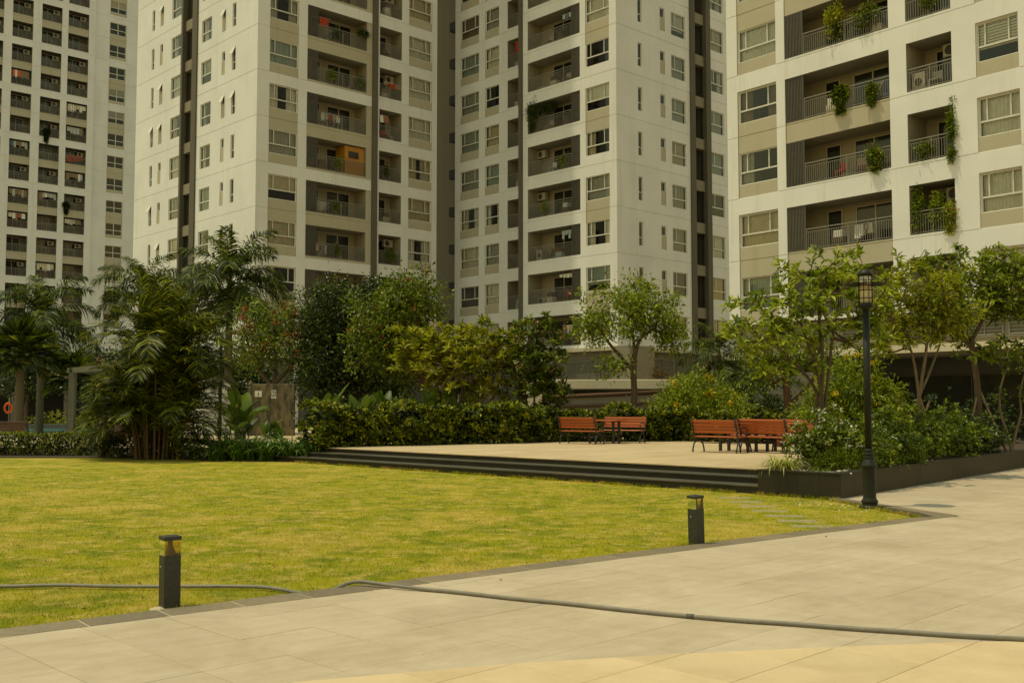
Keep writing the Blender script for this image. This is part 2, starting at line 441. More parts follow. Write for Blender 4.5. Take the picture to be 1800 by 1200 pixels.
# pavement base sheet (grout under the tiles, plain paving further out)
mb = MB()
k0 = (KB0[0] - u1.x * 9 + n1.x * .15, KB0[1] - u1.y * 9 + n1.y * .15); k9 = (KB0[0] - u1.x * 60 + n1.x * .15, KB0[1] - u1.y * 60 + n1.y * .15)
tipm = (TIP[0] - .15, TIP[1]); kb1 = (KB1[0] - .1, KB1[1] + .1)
mb.prism([k0, (k0[0], -2.0), (16, -2.0), (16, 31), (PL2[0] + 1.2, 31), (PL2[0], PL2[1]), kb1, tipm], -.15, -.011, 0)
mb.prism([k9, (k9[0], -90), (80, -90), (80, -2.0), (k0[0], -2.0), k0], -.15, -.0125, 1)
mb.prism([(16, -2.0), (80, -2.0), (80, 60), (16, 60)], -.15, -.0125, 1)
pave = struct(mb.build('pavement', [M['grout'], M['tile']]))

arc = [(-7.0, 2.0), (-3.2, 4.98), (-1.31, 6.13), (0.0, 6.58), (1.06, 6.83), (2.25, 7.05), (3.02, 7.16), (5.0, 7.36), (9.0, 7.55)]
def below_arc(x, y):
    for (xa, ya), (xb, yb) in zip(arc, arc[1:]):
        if xa <= x <= xb: return y < ya + (yb - ya) * (x - xa) / (xb - xa)
    return False
T = .6; J = .0022
full = MB().cbox(-T / 2 + J, T / 2 - J, -T / 2 + J, T / 2 - J, -.011, 0, .0016).mesh('tile', M['tile'])
mid1 = (KB0[0] + n1.x * .1, KB0[1] + n1.y * .1); mid1b = (TIP[0] + n1.x * .1, TIP[1] + n1.y * .1)
h1 = halfplane(mid1, mid1b)
h2 = halfplane((TIP[0] - .1, TIP[1]), (KB1[0] - .1, KB1[1]))
h3 = halfplane((PL1[0] - .05, PL1[1] + .05), PL2)
# keep-side: the pavement lies to the right of the lawn and of the planter
cnt = 0
for i in range(-4, 60):
    for j in range(-40, 45):
        a = 4.53 / S2 + (i + .5) * T; b = -9.96 / S2 + (j + .5) * T
        x, y = ab(a, b)
        if y < 5.0 or y > 30 or abs(x) > .5 * y + 1.3: continue
        if below_arc(x - .1, y + .45) and below_arc(x + .3, y + .45) : continue
        poly = [ab(a - T / 2 + J, b - T / 2 + J), ab(a + T / 2 - J, b - T / 2 + J), ab(a + T / 2 - J, b + T / 2 - J), ab(a - T / 2 + J, b + T / 2 - J)][::-1]
        hs = [h1] if y < 15.3 else ([h2] if y < 17.6 else ([h2, h3] if y < 18.6 else [h3]))
        p2 = poly
        for h in hs: p2 = clip(p2, *h) if p2 else p2
        if len(p2) < 3 or area(p2) < .004: continue
        dz = float(rng.normal(0, .0006))
        if area(p2) > T * T * .97:
            link('tile', full, pave, (x, y, dz), Q)
        else:
            MB().prism([(px - x, py - y) for px, py in p2], -.011, 0, c=.0014).build('tile', M['tile'], pave, (x, y, dz))
        cnt += 1
fullw = MB().cbox(-T / 2 + J, T / 2 - J, -T / 2 + J, T / 2 - J, -.012, .0035, .0016).mesh('tile', M['tile_warm'])
for i in range(-10, 16):
    for j in range(-20, 30):
        a = (4.53 + .33) / S2 + (i + .5) * T; b = -9.96 / S2 + (j + .5) * T
        x, y = ab(a, b)
        if y < 4.6 or abs(x) > .5 * y + 1.3: continue
        p2 = [ab(a - T / 2 + J, b - T / 2 + J), ab(a + T / 2 - J, b - T / 2 + J), ab(a + T / 2 - J, b + T / 2 - J), ab(a - T / 2 + J, b + T / 2 - J)][::-1]
        for q0, q1 in zip(arc, arc[1:]):
            if p2: p2 = clip(p2, *halfplane(q0, q1))
        if len(p2) < 3 or area(p2) < .004: continue
        if area(p2) > T * T * .97: link('tile', fullw, pave, (x, y, 0), Q)
        else: MB().prism([(px - x, py - y) for px, py in p2], -.012, .0035, c=.0014).build('tile', M['tile_warm'], pave, (x, y, 0))
        cnt += 1
print('tiles', cnt)
# kerb stones of the lawn edge
L1 = math.hypot(TIP[0] - KB0[0], TIP[1] - KB0[1])
angk = math.atan2(u1.y, u1.x)
MB().box(-9.6, L1 - .7, .004, KW - .004, -.1, .0005).build('kerb_mortar', M['pool_deck'], pave, (KB0[0], KB0[1], 0), angk)
kst = MB().cbox(.006, .594, 0, KW, -.09, .004, .004).mesh('kerb_stone', M['kerb'])
s0 = -9.6
while s0 + .6 < L1 - .6:
    link('kerb_stone', kst, pave, (KB0[0] + u1.x * s0, KB0[1] + u1.y * s0, float(rng.normal(0, .001))), angk); s0 += .6
# mitred tip
T2 = (TIP[0] + u2.x * .62 , TIP[1] + u2.y * .62)
inn = (5.93, 15.12)
a0 = (KB0[0] + u1.x * s0, KB0[1] + u1.y * s0); a1 = (a0[0] + n1.x * KW, a0[1] + n1.y * KW)
b1 = (T2[0] + n2.x * .24, T2[1] + n2.y * .24)
tipin = (TIP[0] + n1.x * KW * .55 - u1.x * .42, TIP[1] + n1.y * KW * .55 - u1.y * .42)
MB().prism([a0, TIP, tipin, a1], -.09, .004, c=.003).build('kerb_stone', M['kerb'], pave)
MB().prism([TIP, T2, b1, tipin], -.09, .0045, c=.003).build('kerb_stone', M['kerb'], pave)
ang2 = math.atan2(u2.y, u2.x); L2 = math.hypot(KB1[0] - TIP[0], KB1[1] - TIP[1]); s0 = .622
kst2 = MB().cbox(.002, .598, 0, .24, -.09, .004, .004).mesh('kerb_stone', M['kerb'])
while s0 < L2 - .2:
    link('kerb_stone', kst2, pave, (TIP[0] + u2.x * s0, TIP[1] + u2.y * s0, 0), ang2); s0 += .6

# lawn
AE = 25.12 / S2                       # deck edge, along a
TREAD = .45; RISE = .125; DECK = .375
AB = AE - 2 * TREAD                   # foot of the steps
far_left = (KB0[0] - u1.x * 45 + n1.x * KW, KB0[1] - u1.y * 45 + n1.y * KW)
lawn_poly = [far_left, (KB0[0] + n1.x * KW, KB0[1] + n1.y * KW), (TIP[0] + n1.x * KW - u1.x * .5, TIP[1] + n1.y * KW - u1.y * .5),
             (KB1[0] + n2.x * .24, KB1[1] + n2.y * .24), PL1, PL0, ab(AB + .1, -10.6), ab(AB + .1, -26.3), (-8.7, 31.3), (-13.2, 32.6), (-42, 33.5), (-60, 30)]
LZ = -.03
lawn = struct(MB().add([(x, y, LZ) for x, y in lawn_poly], [tuple(range(len(lawn_poly)))]).build('lawn', M['lawn']))
def blades(n, ysel, h, w, px=None, py=None):
    if px is None:
        y = ysel(n); x = (rng.random(n) * 2 - 1) * (.5 * y + .6)
        k = inside(lawn_poly, x, y); x, y = x[k], y[k]
    else: x, y = px, py
    n = len(x); P = np.stack([x, y, np.full(n, LZ - .004)], 1)
    th = rng.random(n) * 2 * np.pi; sc = np.clip(y / 9, .8, 4)
    hh = h * (.5 + rng.random(n)) ; ww = w * sc * (.7 + .6 * rng.random(n))
    side = np.stack([np.cos(th), np.sin(th), np.zeros(n)], 1)
    lean = rng.normal(0, .55, (n, 3)); lean[:, 2] = 1; tip = P + lean * hh[:, None]
    V = np.stack([P - side * ww[:, None] / 2, P + side * ww[:, None] / 2, tip], 1).reshape(-1, 3)
    return V, np.arange(3 * n).reshape(-1, 3), np.clip(rng.normal(.5, .22, n), 0, 1)
gf = FM()
gf.tris(*blades(210000, lambda n: 7.6 / (1 - rng.random(n) * .72), .025, .0042))
# taller fringe along the kerb, the steps, the planter and round the bollards
for (p, q, n, h) in ((lawn_poly[1], lawn_poly[2], 5200, .034), (lawn_poly[2], lawn_poly[3], 1500, .05), (PL1, PL0, 900, .06), (ab(AB - .05, -10.9), ab(AB - .05, -25.5), 5200, .055)):
    t = rng.random(n) ; off = np.abs(rng.normal(0, .04, n)); d = Vector((q[0] - p[0], q[1] - p[1])).normalized()
    sgn = 1 if p in lawn_poly[1:3] else -1
    nn = (-d.y, d.x) if sgn > 0 else ((d.y, -d.x) if p == PL1 else (-d.y * -1, d.x * -1))
    if p not in lawn_poly[1:3]: nn = (-.707, -.707)
    clump = (np.sin(t * 41) + np.sin(t * 97 + 1) + rng.normal(0, .6, n)) > -.3
    x = p[0] + (q[0] - p[0]) * t + nn[0] * off; y = p[1] + (q[1] - p[1]) * t + nn[1] * off
    gf.tris(*blades(0, None, h, .006, x[clump], y[clump]))
for bx, by, n in ((-2.62, 8.47, 260), (2.02, 12.2, 160), (5.66, 16.6, 200)):
    gf.tris(*blades(0, None, .05, .006, bx + rng.normal(0, .10, n), by + rng.normal(0, .05, n)))
grass = gf.build('grass', M['blade'])
tag(grass, 'short yellow green grass blades of the open lawn', 'grass', kind='stuff')

# stepping slabs let into the lawn
slab = MB().cbox(-.27, .27, -.14, .14, -.05, LZ + .006, .006).mesh('stepping_slab', M['slab_mossy'])
for k, y in enumerate((18.55, 17.75, 17.0, 16.25, 15.5, 14.85, 14.2)):
    link('stepping_slab', slab, lawn, (3.93 + .02 * k, y, 0), R(-6) + float(rng.normal(0, .03)))

# beds and pool terrace on the far left
struct(MB().prism([(-45, 33.0), (-13.4, 32.4), (-8.9, 31.1), (-6.4, 30.3), (-6.6, 31.5), (-9.4, 33.6), (-14, 35.2), (-45, 36)], -.1, -.005).build('flower_bed', M['soil']))
struct(MB().box(-60, -8.2, 35.4, 66, -.15, .18).build('pool_terrace', M['pool_deck']))
struct(MB().box(-60, 60, 66, 72, -.15, -.02).build('path', M['pool_deck']))

# wooden deck: planks run away from the steps
deck = struct(MB().prism([ab(AE + .06, -10.2), ab(AE + 14.5, -10.2), ab(AE + 14.5, -38.5), ab(AE + 2.2, -38.5), ab(AE + 1.2, -26.4), ab(AE + .06, -26.4)][::-1], -.05, DECK - .032).build('deck', M['soil']))
PW = .20
pb = {}
for i in range(0, 141):
    b = -10.3 - i * PW
    a0 = AE + (.10 if b > -26.0 else 1.3); a1 = AE + 14.4
    key = round(a1 - a0, 2)
    if key not in pb: pb[key] = MB().cbox(0, key, .003, PW - .003, -.03, 0, .003).mesh('plank', M['plank'])
    x, y = ab(a0, b)
    link('plank', pb[key], deck, (x, y, DECK + float(rng.normal(0, .0008))), Q)

# granite steps
steps = thing('steps', 'wide black granite steps with pale tread edges between lawn and deck', 'steps', (*ab(AE, -18), 0))
def st(name, me, a, b, z, rz):
    x, y = ab(a, b); ox, oy = ab(AE, -18)
    return link(name, me, steps, (x - ox, y - oy, z), rz)
SL = 1.2; RZ = -Q            # local x runs along (1,-1): to the right
riser = MB().box(.002, SL - .002, 0, .03, 0, RISE - .026).mesh('riser', M['granite'])
tread = MB().cbox(.002, SL - .002, -.025, .045, -.026, 0, .004).cbox(.002, SL - .002, .055, .085, -.026, -.001, .003).cbox(.002, SL - .002, .093, TREAD - .002, -.026, -.001, .003).box(.002, SL - .002, .04, .1, -.026, -.012).mesh('tread', M['granite_tread'])
edge = MB().cbox(.002, SL - .002, -.02, .095, -.026, 0, .004).mesh('tread', M['plank'])
for k in range(3):
    a = AE - TREAD * (2 - k); z0 = k * RISE
    nb = 13 + (1 if k < 2 else 0)
    for i in range(nb):
        b0 = -26.0 + i * SL - (.35 * (2 - k)) - (.4 if i % 1 else 0)
        if b0 > -10.7: continue
        st('riser', riser, a, b0, z0 - (.04 if k == 0 else 0), RZ) if True else None
        if k == 0:
            st('riser', riser, a + .001, b0, z0 + .012, RZ)
        st('tread', tread if k < 2 else edge, a, b0, z0 + RISE, RZ)
core = MB()
for k in range(3):
    a = AE - TREAD * (2 - k) + .031
    core.prism([(p[0] - ab(AE, -18)[0], p[1] - ab(AE, -18)[1]) for p in (ab(a, -26.6), ab(a, -10.6), ab(AE + .3, -10.6), ab(AE + .3, -26.6))][::-1], -.06 , (k + 1) * RISE - .027)
core.build('core', M['granite'], steps)
endw = MB().prism([(p[0] - ab(AE, -18)[0], p[1] - ab(AE, -18)[1]) for p in (ab(AE + .02, -27.4), ab(AE + .02, -26.62), ab(AE + .5, -26.62), ab(AE + .5, -27.4))][::-1], -.06, DECK - .02, c=.01)
endw.build('end_wall', M['granite'], steps)

# granite planter on the right
PH = .435
planter = thing('planter', 'long low dark granite planter wall at the corner of the deck', 'planter', (PL1[0], PL1[1], 0))
pf = Vector((PL0[0] - PL1[0], PL0[1] - PL1[1])); pfl = pf.length; angf = math.atan2(-pf.y, -pf.x)   # front face, left to right
def slabs(ox, oy, ang, total, w, proud=0.0):
    nn = max(1, round(total / w)); w = total / nn
    me = MB().box(.0015, w - .0015, 0, .03, -.08, PH - .03).mesh('slab', M['granite'])
    cp = MB().cbox(.0015, w - .0015, -.012, .16, -.03, 0, .005).mesh('coping', M['granite'])
    for i in range(nn):
        d = (math.cos(ang) * w * i, math.sin(ang) * w * i)
        link('slab', me, planter, (ox - PL1[0] + d[0], oy - PL1[1] + d[1], 0), ang)
        link('coping', cp, planter, (ox - PL1[0] + d[0], oy - PL1[1] + d[1], PH + .001 * (i % 2)), ang)
slabs(PL0[0], PL0[1], angf, pfl, .45)
slabs(PL1[0], PL1[1], R(50), 15.0, 1.0)
soil_poly = [PL0, PL1, PL2, (19, 40), (9.5, 40), (9.3, 30.5), (6.6, 24.0)]
cx, cy = 7.2, 22.5
ins = [(x + (cx - x) * .02, y + (cy - y) * .02) for x, y in soil_poly]
MB().prism([(x - PL1[0], y - PL1[1]) for x, y in ins], -.1, PH - .035).build('soil', M['soil'], planter)
# pale pebbles along the rim
pm = FM()
ico = bmesh.new(); bmesh.ops.create_icosphere(ico, subdivisions=1, radius=1.0)
iv = np.array([v.co[:] for v in ico.verts]); it = np.array([[v.index for v in f.verts] for f in ico.faces]); ico.free()
for i in range(170):
    if i < 80: t = rng.random(); x = PL0[0] + (PL1[0] - PL0[0]) * t + .2 + rng.random() * .15; y = PL0[1] + (PL1[1] - PL0[1]) * t + .1 + rng.random() * .2
    else: t = rng.random() * 6; x = PL1[0] + PDIR[0] * t - .17 - rng.random() * .2; y = PL1[1] + PDIR[1] * t + .14 + rng.random() * .2
    s = .014 + rng.random() * .02
    pm.tris(iv * s * np.array([1, 1, .6]) + np.array([x - PL1[0], y - PL1[1], PH - .03 + s * .3]), it, np.full(len(it), rng.random()))
stuff(pm.build('pebbles', M['petal_white'], planter))
# ------------------------------------------------------------------ apartment towers
AR = R(46.7)
UR = Vector((math.sin(AR), math.cos(AR))); UL = Vector((-math.cos(AR), math.sin(AR)))     # receding to the right / to the left
TH_R = math.pi / 2 - AR        # facades whose left-to-right direction recedes (UR)
TH_L = -AR                     # facades whose left-to-right direction comes closer (-UL)
G0, FH = 5.64, 3.2             # first floor joint and storey height
WB_, WT_ = .70, 2.40           # window sill and head above the joint
BB_, BT_ = .20, 2.42           # balcony floor and head above the joint
rnd = random.Random(11)

def field(name, W, z0, z1, rects, grooves, mats, parent, loc, th):
    us = {0.0, W}; zs = {z0, z1}
    for r in rects: us |= {max(0, min(W, r[0])), max(0, min(W, r[1]))}; zs |= {max(z0, min(z1, r[2])), max(z0, min(z1, r[3]))}
    for gz in grooves: zs |= {gz - .02, gz + .02}
    us = np.array(sorted(us)); zs = np.array(sorted(zs))
    cu = (us[1:] + us[:-1]) / 2; cz = (zs[1:] + zs[:-1]) / 2
    D = np.zeros((len(cu), len(cz))); Mt = np.zeros(D.shape, int); Op = np.zeros(D.shape, bool)
    for (a, b, c, d, dep, mt, op) in rects:
        k = np.ix_((cu > a) & (cu < b), (cz > c) & (cz < d))
        D[k] = dep; Mt[k] = mt; Op[k] = op
    for gz in grooves:
        k = np.ix_(cu > -1, (cz > gz - .02) & (cz < gz + .02))
        D[k] = D[k] + .03 * (D[k] < .1)
    mb = MB()
    for i in range(len(cu)):
        for j in range(len(cz)):
            u0, u1, a, b, d = us[i], us[i + 1], zs[j], zs[j + 1], D[i, j]
            if not Op[i, j]: mb.quad((u0, d, a), (u1, d, a), (u1, d, b), (u0, d, b), int(Mt[i, j]))
            for (di, dj) in ((1, 0), (0, 1)):
                if i + di >= len(cu) or j + dj >= len(cz): continue
                e = D[i + di, j + dj]
                if abs(e - d) < 1e-6: continue
                mt = Mt[i, j] if d > e else Mt[i + di, j + dj]
                lo, hi = min(d, e), max(d, e)
                if di: mb.quad((u1, lo, a), (u1, hi, a), (u1, hi, b), (u1, lo, b), int(mt))
                else: mb.quad((u0, lo, b), (u0, hi, b), (u1, hi, b), (u1, lo, b), int(mt))
    return mb.build(name, mats, parent, loc, th)

_wc = {}
def win_meshes(kind, w, h):
    key = (kind, round(w, 2), round(h, 2))
    if key in _wc: return _wc[key]
    f = MB(); t = .055; y0, y1 = .085, .145
    f.box(0, t, y0, y1, 0, h).box(w - t, w, y0, y1, 0, h).box(t, w - t, y0, y1, 0, t).box(t, w - t, y0, y1, h - t, h)
    cells = []
    if kind in ('W3', 'W2'):
        zt = h * .40
        f.box(t, w - t, y0 - .01, y1 + .01, zt - .04, zt + .04)
        xs = [.19 * w, .76 * w] if kind == 'W3' else [.30 * w]
        for x in xs: f.box(x - .03, x + .03, y0 + .003, y1 - .003, zt + .04, h - t)
        e = [t] + xs + [w - t]
        cells = [(t, w - t, t, zt - .04)] + [(e[i] + (.03 if i else 0), e[i + 1] - (.03 if i + 1 < len(e) - 1 else 0), zt + .04, h - t) for i in range(len(e) - 1)]
    elif kind == 'W22':
        zt = h * .42
        f.box(t, w - t, y0 - .01, y1 + .01, zt - .045, zt + .045).box(w / 2 - .045, w / 2 + .045, y0 - .012, y1 + .012, t, h - t)
        cells = [(a, b, c, d) for a, b in ((t, w / 2 - .045), (w / 2 + .045, w - t)) for c, d in ((t, zt - .045), (zt + .045, h - t))]
    elif kind == 'slit':
        zt = h * .36
        f.box(t, w - t, y0, y1, zt - .03, zt + .03)
        cells = [(t, w - t, t, zt - .03), (t, w - t, zt + .03, h - t)]
    else:
        cells = [(t, w - t, t, h - t)]
    panes = [MB().quad((a, .115, c), (b, .115, c), (b, .115, d), (a, .115, d)).mesh('pane', M['glass']) for a, b, c, d in cells]
    _wc[key] = (f.mesh('window', M['frame']), panes)
    return _wc[key]
_cc = {}
def curtain_mesh(kind, w, h, seed):
    key = (kind, round(w, 2), round(h, 2), seed)
    if key in _cc: return _cc[key]
    r = random.Random(seed * 17 + len(kind)); mb = MB()
    def sheet(a, b):
        n = max(10, int((b - a) * 26)); pts = []
        for i in range(n + 1):
            x = a + (b - a) * i / n
            pts.append((x, .26 + .035 * math.sin(i * 1.5 + r.random() * .9) + .012 * r.random()))
        mb.add([(x, y, .02) for x, y in pts] + [(x, y, h) for x, y in pts], [(i, i + 1, n + 2 + i, n + 1 + i) for i in range(n)], 0, False)
    if kind == 'full': sheet(.02, w - .02)
    elif kind == 'split': g_ = .12 + .3 * r.random(); sheet(.02, w * (.5 - g_ / 2)); sheet(w * (.5 + g_ / 2), w - .02)
    elif kind == 'side': sheet(.02, w * .32)
    elif kind == 'blind':
        z = h; lo = h * (.25 + .4 * r.random())
        while z > lo: mb.box(.03, w - .03, .2, .215, z - .1, z); z -= .125
    elif kind == 'roller': mb.box(.03, w - .03, .2, .21, h * .38, h)
    _cc[key] = mb.mesh('curtain', M['curtain_white'])
    return _cc[key]

class Tower:
    def __init__(s, name, label, p0):
        s.p0 = Vector((p0[0], p0[1])); s.root = thing(name, label, 'building', (p0[0], p0[1], 0))
    def at(s, org, th, u, d, z):
        return (org[0] - s.p0.x + math.cos(th) * u - math.sin(th) * d, org[1] - s.p0.y + math.sin(th) * u + math.cos(th) * d, z)
    def put(s, name, me, org, th, u, d, z, parent=None, mat=None):
        if parent is not None: return link(name, me, parent, (0, 0, 0) if u is None else (u, d, z), mat=mat)
        return link(name, me, s.root, s.at(org, th, u, d, z), th, mat=mat)
    def window(s, kind, org, th, u, z, w, h, d=0.0, cur=None):
        fm, panes = win_meshes(kind, w, h)
        o = s.put('window', fm, org, th, u, d, z)
        for p in panes: link('pane', p, o)
        if kind == 'top': return
        k = cur or rnd.choices(['full', 'split', 'side', 'blind', 'roller', 'none'], [54, 20, 6, 7, 5, 8])[0]
        if kind in ('slit', 'W22') and cur is None: k = rnd.choice(['none', 'none', 'roller', 'none'])
        if k == 'none': return
        col = rnd.choices(['curtain_white', 'curtain_cream', 'curtain_grey', 'curtain_brown', 'curtain_blue', 'curtain_teal'], [40, 20, 18, 6, 4, 12])[0]
        if kind == 'slit': col = rnd.choice(['curtain_white', 'curtain_cream'])
        if k == 'blind': col = rnd.choice(['curtain_white', 'curtain_teal'])
        link('curtain', curtain_mesh(k, w, h, rnd.randrange(3)), o, mat=M[col])
    def prism(s, name, poly, z0, z1, mat):
        return MB().prism([(p[0] - s.p0.x, p[1] - s.p0.y) for p in poly], z0, z1).build(name, mat, s.root)
    def wallbox(s, name, org, th, u0, u1, d0, d1, z0, z1, mat):
        return MB().box(u0, u1, d0, d1, z0, z1).build(name, mat, s.root, s.at(org, th, 0, 0, 0), th)

_bc = {}
def rail_mesh(w):
    k = ('rail', round(w, 2))
    if k not in _bc:
        mb = MB().box(0, w, .05, .10, .99, 1.04).box(0, w, .06, .09, .06, .09).box(0, w, .062, .088, .86, .885)
        n = int(w / .115)
        for i in range(1, n): x = w * i / n; mb.box(x - .011, x + .011, .064, .086, .09, .86)
        for x in (0.0, w / 2 - .02, w - .04): mb.box(x, x + .04, .055, .095, 0, .99)
        _bc[k] = mb.mesh('railing', M['rail'])
    return _bc[k]
def screen_mesh(w, h):
    k = ('screen', round(w, 2), round(h, 2))
    if k not in _bc:
        mb = MB().box(0, .05, .03, .10, 0, h).box(w - .05, w, .03, .10, 0, h).box(.05, w - .05, .04, .09, h - .05, h).box(.05, w - .05, .04, .09, 0, .05)
        n = int((w - .1) / .085)
        for i in range(n): x = .05 + (w - .1) * (i + .5) / n; mb.box(x - .024, x + .024, .045, .085, .05, h - .05)
        _bc[k] = mb.mesh('privacy_screen', M['screen'])
    return _bc[k]
def door_mesh(w, h, n):
    k = ('door', round(w, 2), round(h, 2), n)
    if k not in _bc:
        t = .06; mb = MB().box(0, t, -.05, .01, 0, h).box(w - t, w, -.05, .01, 0, h).box(t, w - t, -.05, .01, h - t, h)
        cells = []
        for i in range(n):
            a, b = t + (w - 2 * t) * i / n, t + (w - 2 * t) * (i + 1) / n
            if i: mb.box(a - .035, a + .035, -.045, .005, 0, h - t)
            cells.append((a + (.035 if i else 0), b - (.035 if i < n - 1 else 0)))
        panes = [MB().quad((a, -.015, .03), (b, -.015, .03), (b, -.015, h - t), (a, -.015, h - t)).mesh('pane', M['dglass']) for a, b in cells]
        _bc[k] = (mb.mesh('sliding_door', M['dframe']), panes)
    return _bc[k]
def ac_mesh():
    if 'ac' not in _bc:
        mb = MB().box(0, .82, 0, .3, 0, .56)
        mb.add([(.3 + .22 * math.cos(a * R(30)), -.006, .28 + .22 * math.sin(a * R(30))) for a in range(12)], [tuple(range(12))], 1)
        _bc['ac'] = mb.mesh('air_conditioner', [M['ac'], M['ac_dark']])
    return _bc['ac']
BAL = {}      # positions of balcony floors, for what stands on them
def balcony(t, key, org, th, u0, u1, z, dep, side=None, sw=.9, ac=True, h=2.22):
    """side: 'l' / 'r' end with the privacy screen"""
    a, b = u0, u1
    if side == 'l':
        t.put('privacy_screen', screen_mesh(sw, h), org, th, u0, 0, z, mat=M['screen_wood'] if key == ('D', 5) else None); a = u0 + sw
    elif side == 'r':
        t.put('privacy_screen', screen_mesh(sw, h), org, th, u1 - sw, 0, z); b = u1 - sw
    t.put('railing', rail_mesh(b - a), org, th, a, 0, z)
    w = u1 - u0
    if w > 4:
        dm, ps = door_mesh(2.1, 2.02, 2); dx = (u0 + w * .50) if side == 'l' else (u0 + w * .24)
        o = t.put('sliding_door', dm, org, th, dx, dep - .012, z + .01)
        for p in ps: link('pane', p, o)
        dm, ps = door_mesh(.85, 2.02, 1); dx = (u0 + w * .22) if side == 'l' else (u0 + w * .70)
        o = t.put('door', dm, org, th, dx, dep - .012, z + .01)
        for p in ps: link('pane', p, o)
    else:
        ww = min(1.5, w - .5); dm, ps = door_mesh(ww, 2.02, 2)
        o = t.put('sliding_door', dm, org, th, (u1 - ww - .06) if key[0] in ('Cn', 'Dn') else u0 + .08, dep - .012, z + .01)
        for p in ps: link('pane', p, o)
    if ac:
        ux = (u1 - .95) if side != 'r' else (u0 + .06)
        zz = z + (1.5 if rnd.random() < .6 else .02)
        t.put('air_conditioner', ac_mesh(), org, th, ux, dep - .55, zz)
    BAL.setdefault(key, []).append((org, th, u0, u1, z, dep))

def pairs(u0, u1, n, mt=1, dep=.045, pad=0.0):
    """two-storey recessed strips of beige render"""
    return [(u0 - pad, u1 + pad, G0 + FH * k + .02, G0 + FH * (k + 1) + BT_, dep, mt, False) for k in range(0, n, 2)]

# ---- tower B: corner towards the lawn on the left of the middle
NF = 10
ZT = G0 + FH * NF
pB = (-17.63, 70.9)
B = Tower('apartment_tower', 'white tower left of the middle, dark vertical shaft on its sunlit left face', pB)
orgBR, orgBL = pB, (pB[0] + UL.x * 19.85, pB[1] + UL.y * 19.85)
gro = [G0 + FH * k for k in range(0, NF + 1)]
rects = pairs(.95, 3.26, NF) + pairs(4.0, 9.66, NF)
for k in range(NF):
    z = G0 + FH * k
    rects += [(13.18, 15.48, z + .02, z + WT_, .03, 1, False)]
for k in range(NF):
    z = G0 + FH * k
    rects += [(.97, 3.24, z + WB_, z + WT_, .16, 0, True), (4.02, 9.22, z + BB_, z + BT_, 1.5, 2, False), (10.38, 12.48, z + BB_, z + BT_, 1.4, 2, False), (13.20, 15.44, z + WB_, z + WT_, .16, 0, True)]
MW = [M['white_wall'], M['beige_wall'], M['recess'], M['brown_fin'], M['shaft_beam'], M['interior']]
field('facade_wall', 16.0, G0 - .1, ZT, rects, gro[1:], MW, B.root, B.at(orgBR, TH_R, 0, 0, 0), TH_R)
for k in range(NF):
    z = G0 + FH * k
    B.window('W3', orgBR, TH_R, .97, z + WB_, 2.27, WT_ - WB_)
    B.window('W3', orgBR, TH_R, 13.20, z + WB_, 2.24, WT_ - WB_)
    balcony(B, ('B', k), orgBR, TH_R, 4.02, 9.22, z + BB_, 1.5, 'l', .9, rnd.random() < .5)
    balcony(B, ('Bn', k), orgBR, TH_R, 10.38, 12.48, z + BB_, 1.4, None, 0, rnd.random() < .5)
B.wallbox('pilaster', orgBR, TH_R, 9.67, 10.1, -.22, .0, 4.0, 60, M['brown_fin'])
def shaft(t, org, th, u0, u1, u2, u3, nf):
    """dark slot with a concrete beam at every storey"""
    t.wallbox('fin', org, th, u0, u1, -.12, .5, G0 - .1, ZT + 4, M['brown_fin'])
    t.wallbox('fin', org, th, u2, u3, -.12, .5, G0 - .1, ZT + 4, M['brown_fin'])
    bm = MB().box(0, u2 - u1, .12, .5, -.78, 0).mesh('beam', M['shaft_beam'])
    for k in range(1, nf + 1): t.put('beam', bm, org, th, u1, 0, G0 + FH * k)
rects = []
for k in range(NF):
    z = G0 + FH * k
    for u0, u1 in ((6.41, 8.08), (11.49, 13.10), (2.80, 3.28), (16.2, 16.74)): rects.append((u0, u1, z + WB_, z + WT_, .16, 0, True))
    for u0, u1 in ((4.36, 4.86), (14.71, 15.19)): rects += [(u0, u1, z + WB_, z + WT_, .03, 1, False), (u0, u1, z + 1.74, z + WT_, .16, 0, True)]
rects.append((8.30, 10.91, G0 - .1, ZT, .25, 3, False)); rects.append((8.57, 10.16, G0 - .1, ZT, 1.9, 3, False))
field('facade_wall', 19.85, G0 - .1, ZT, rects, gro[1:], MW, B.root, B.at(orgBL, TH_L, 0, 0, 0), TH_L)
shaft(B, orgBL, TH_L, 8.30, 8.57, 10.16, 10.91, NF)
_vent = MB().box(0, .50, -.012, .012, -.66, 0).mesh('vent_sash', M['frame'])
for k in range(NF):
    z = G0 + FH * k
    B.window('W2', orgBL, TH_L, 6.41, z + WB_, 1.67, WT_ - WB_)
    B.window('W2', orgBL, TH_L, 11.49, z + WB_, 1.61, WT_ - WB_)
    for u0, w in ((2.80, .48), (16.2, .54)): B.window('slit', orgBL, TH_L, u0, z + WB_, w, WT_ - WB_)
    for u0, w in ((4.36, .50), (14.71, .48)):
        B.window('top', orgBL, TH_L, u0, z + 1.74, w, WT_ - 1.74)
    for u0, zz in ((2.79, z + WT_), (4.36, z + WT_), (14.70, z + WT_), (16.2, z + WT_)):
        if rnd.random() < .33:                                  # an opened top-hung sash
            o = B.put('vent_sash', _vent, orgBL, TH_L, u0, .02, zz); o.rotation_euler = (R(-24), 0, TH_L)
q = lambda p, u, s, v, t_: (p[0] + u.x * s + v.x * t_, p[1] + u.y * s + v.y * t_)
B.prism('upper_storeys', [pB, q(pB, UR, 16, UL, 0), q(pB, UR, 16, UL, 19.85), q(pB, UR, 0, UL, 19.85)][::1], ZT, 104, M['white_wall'])
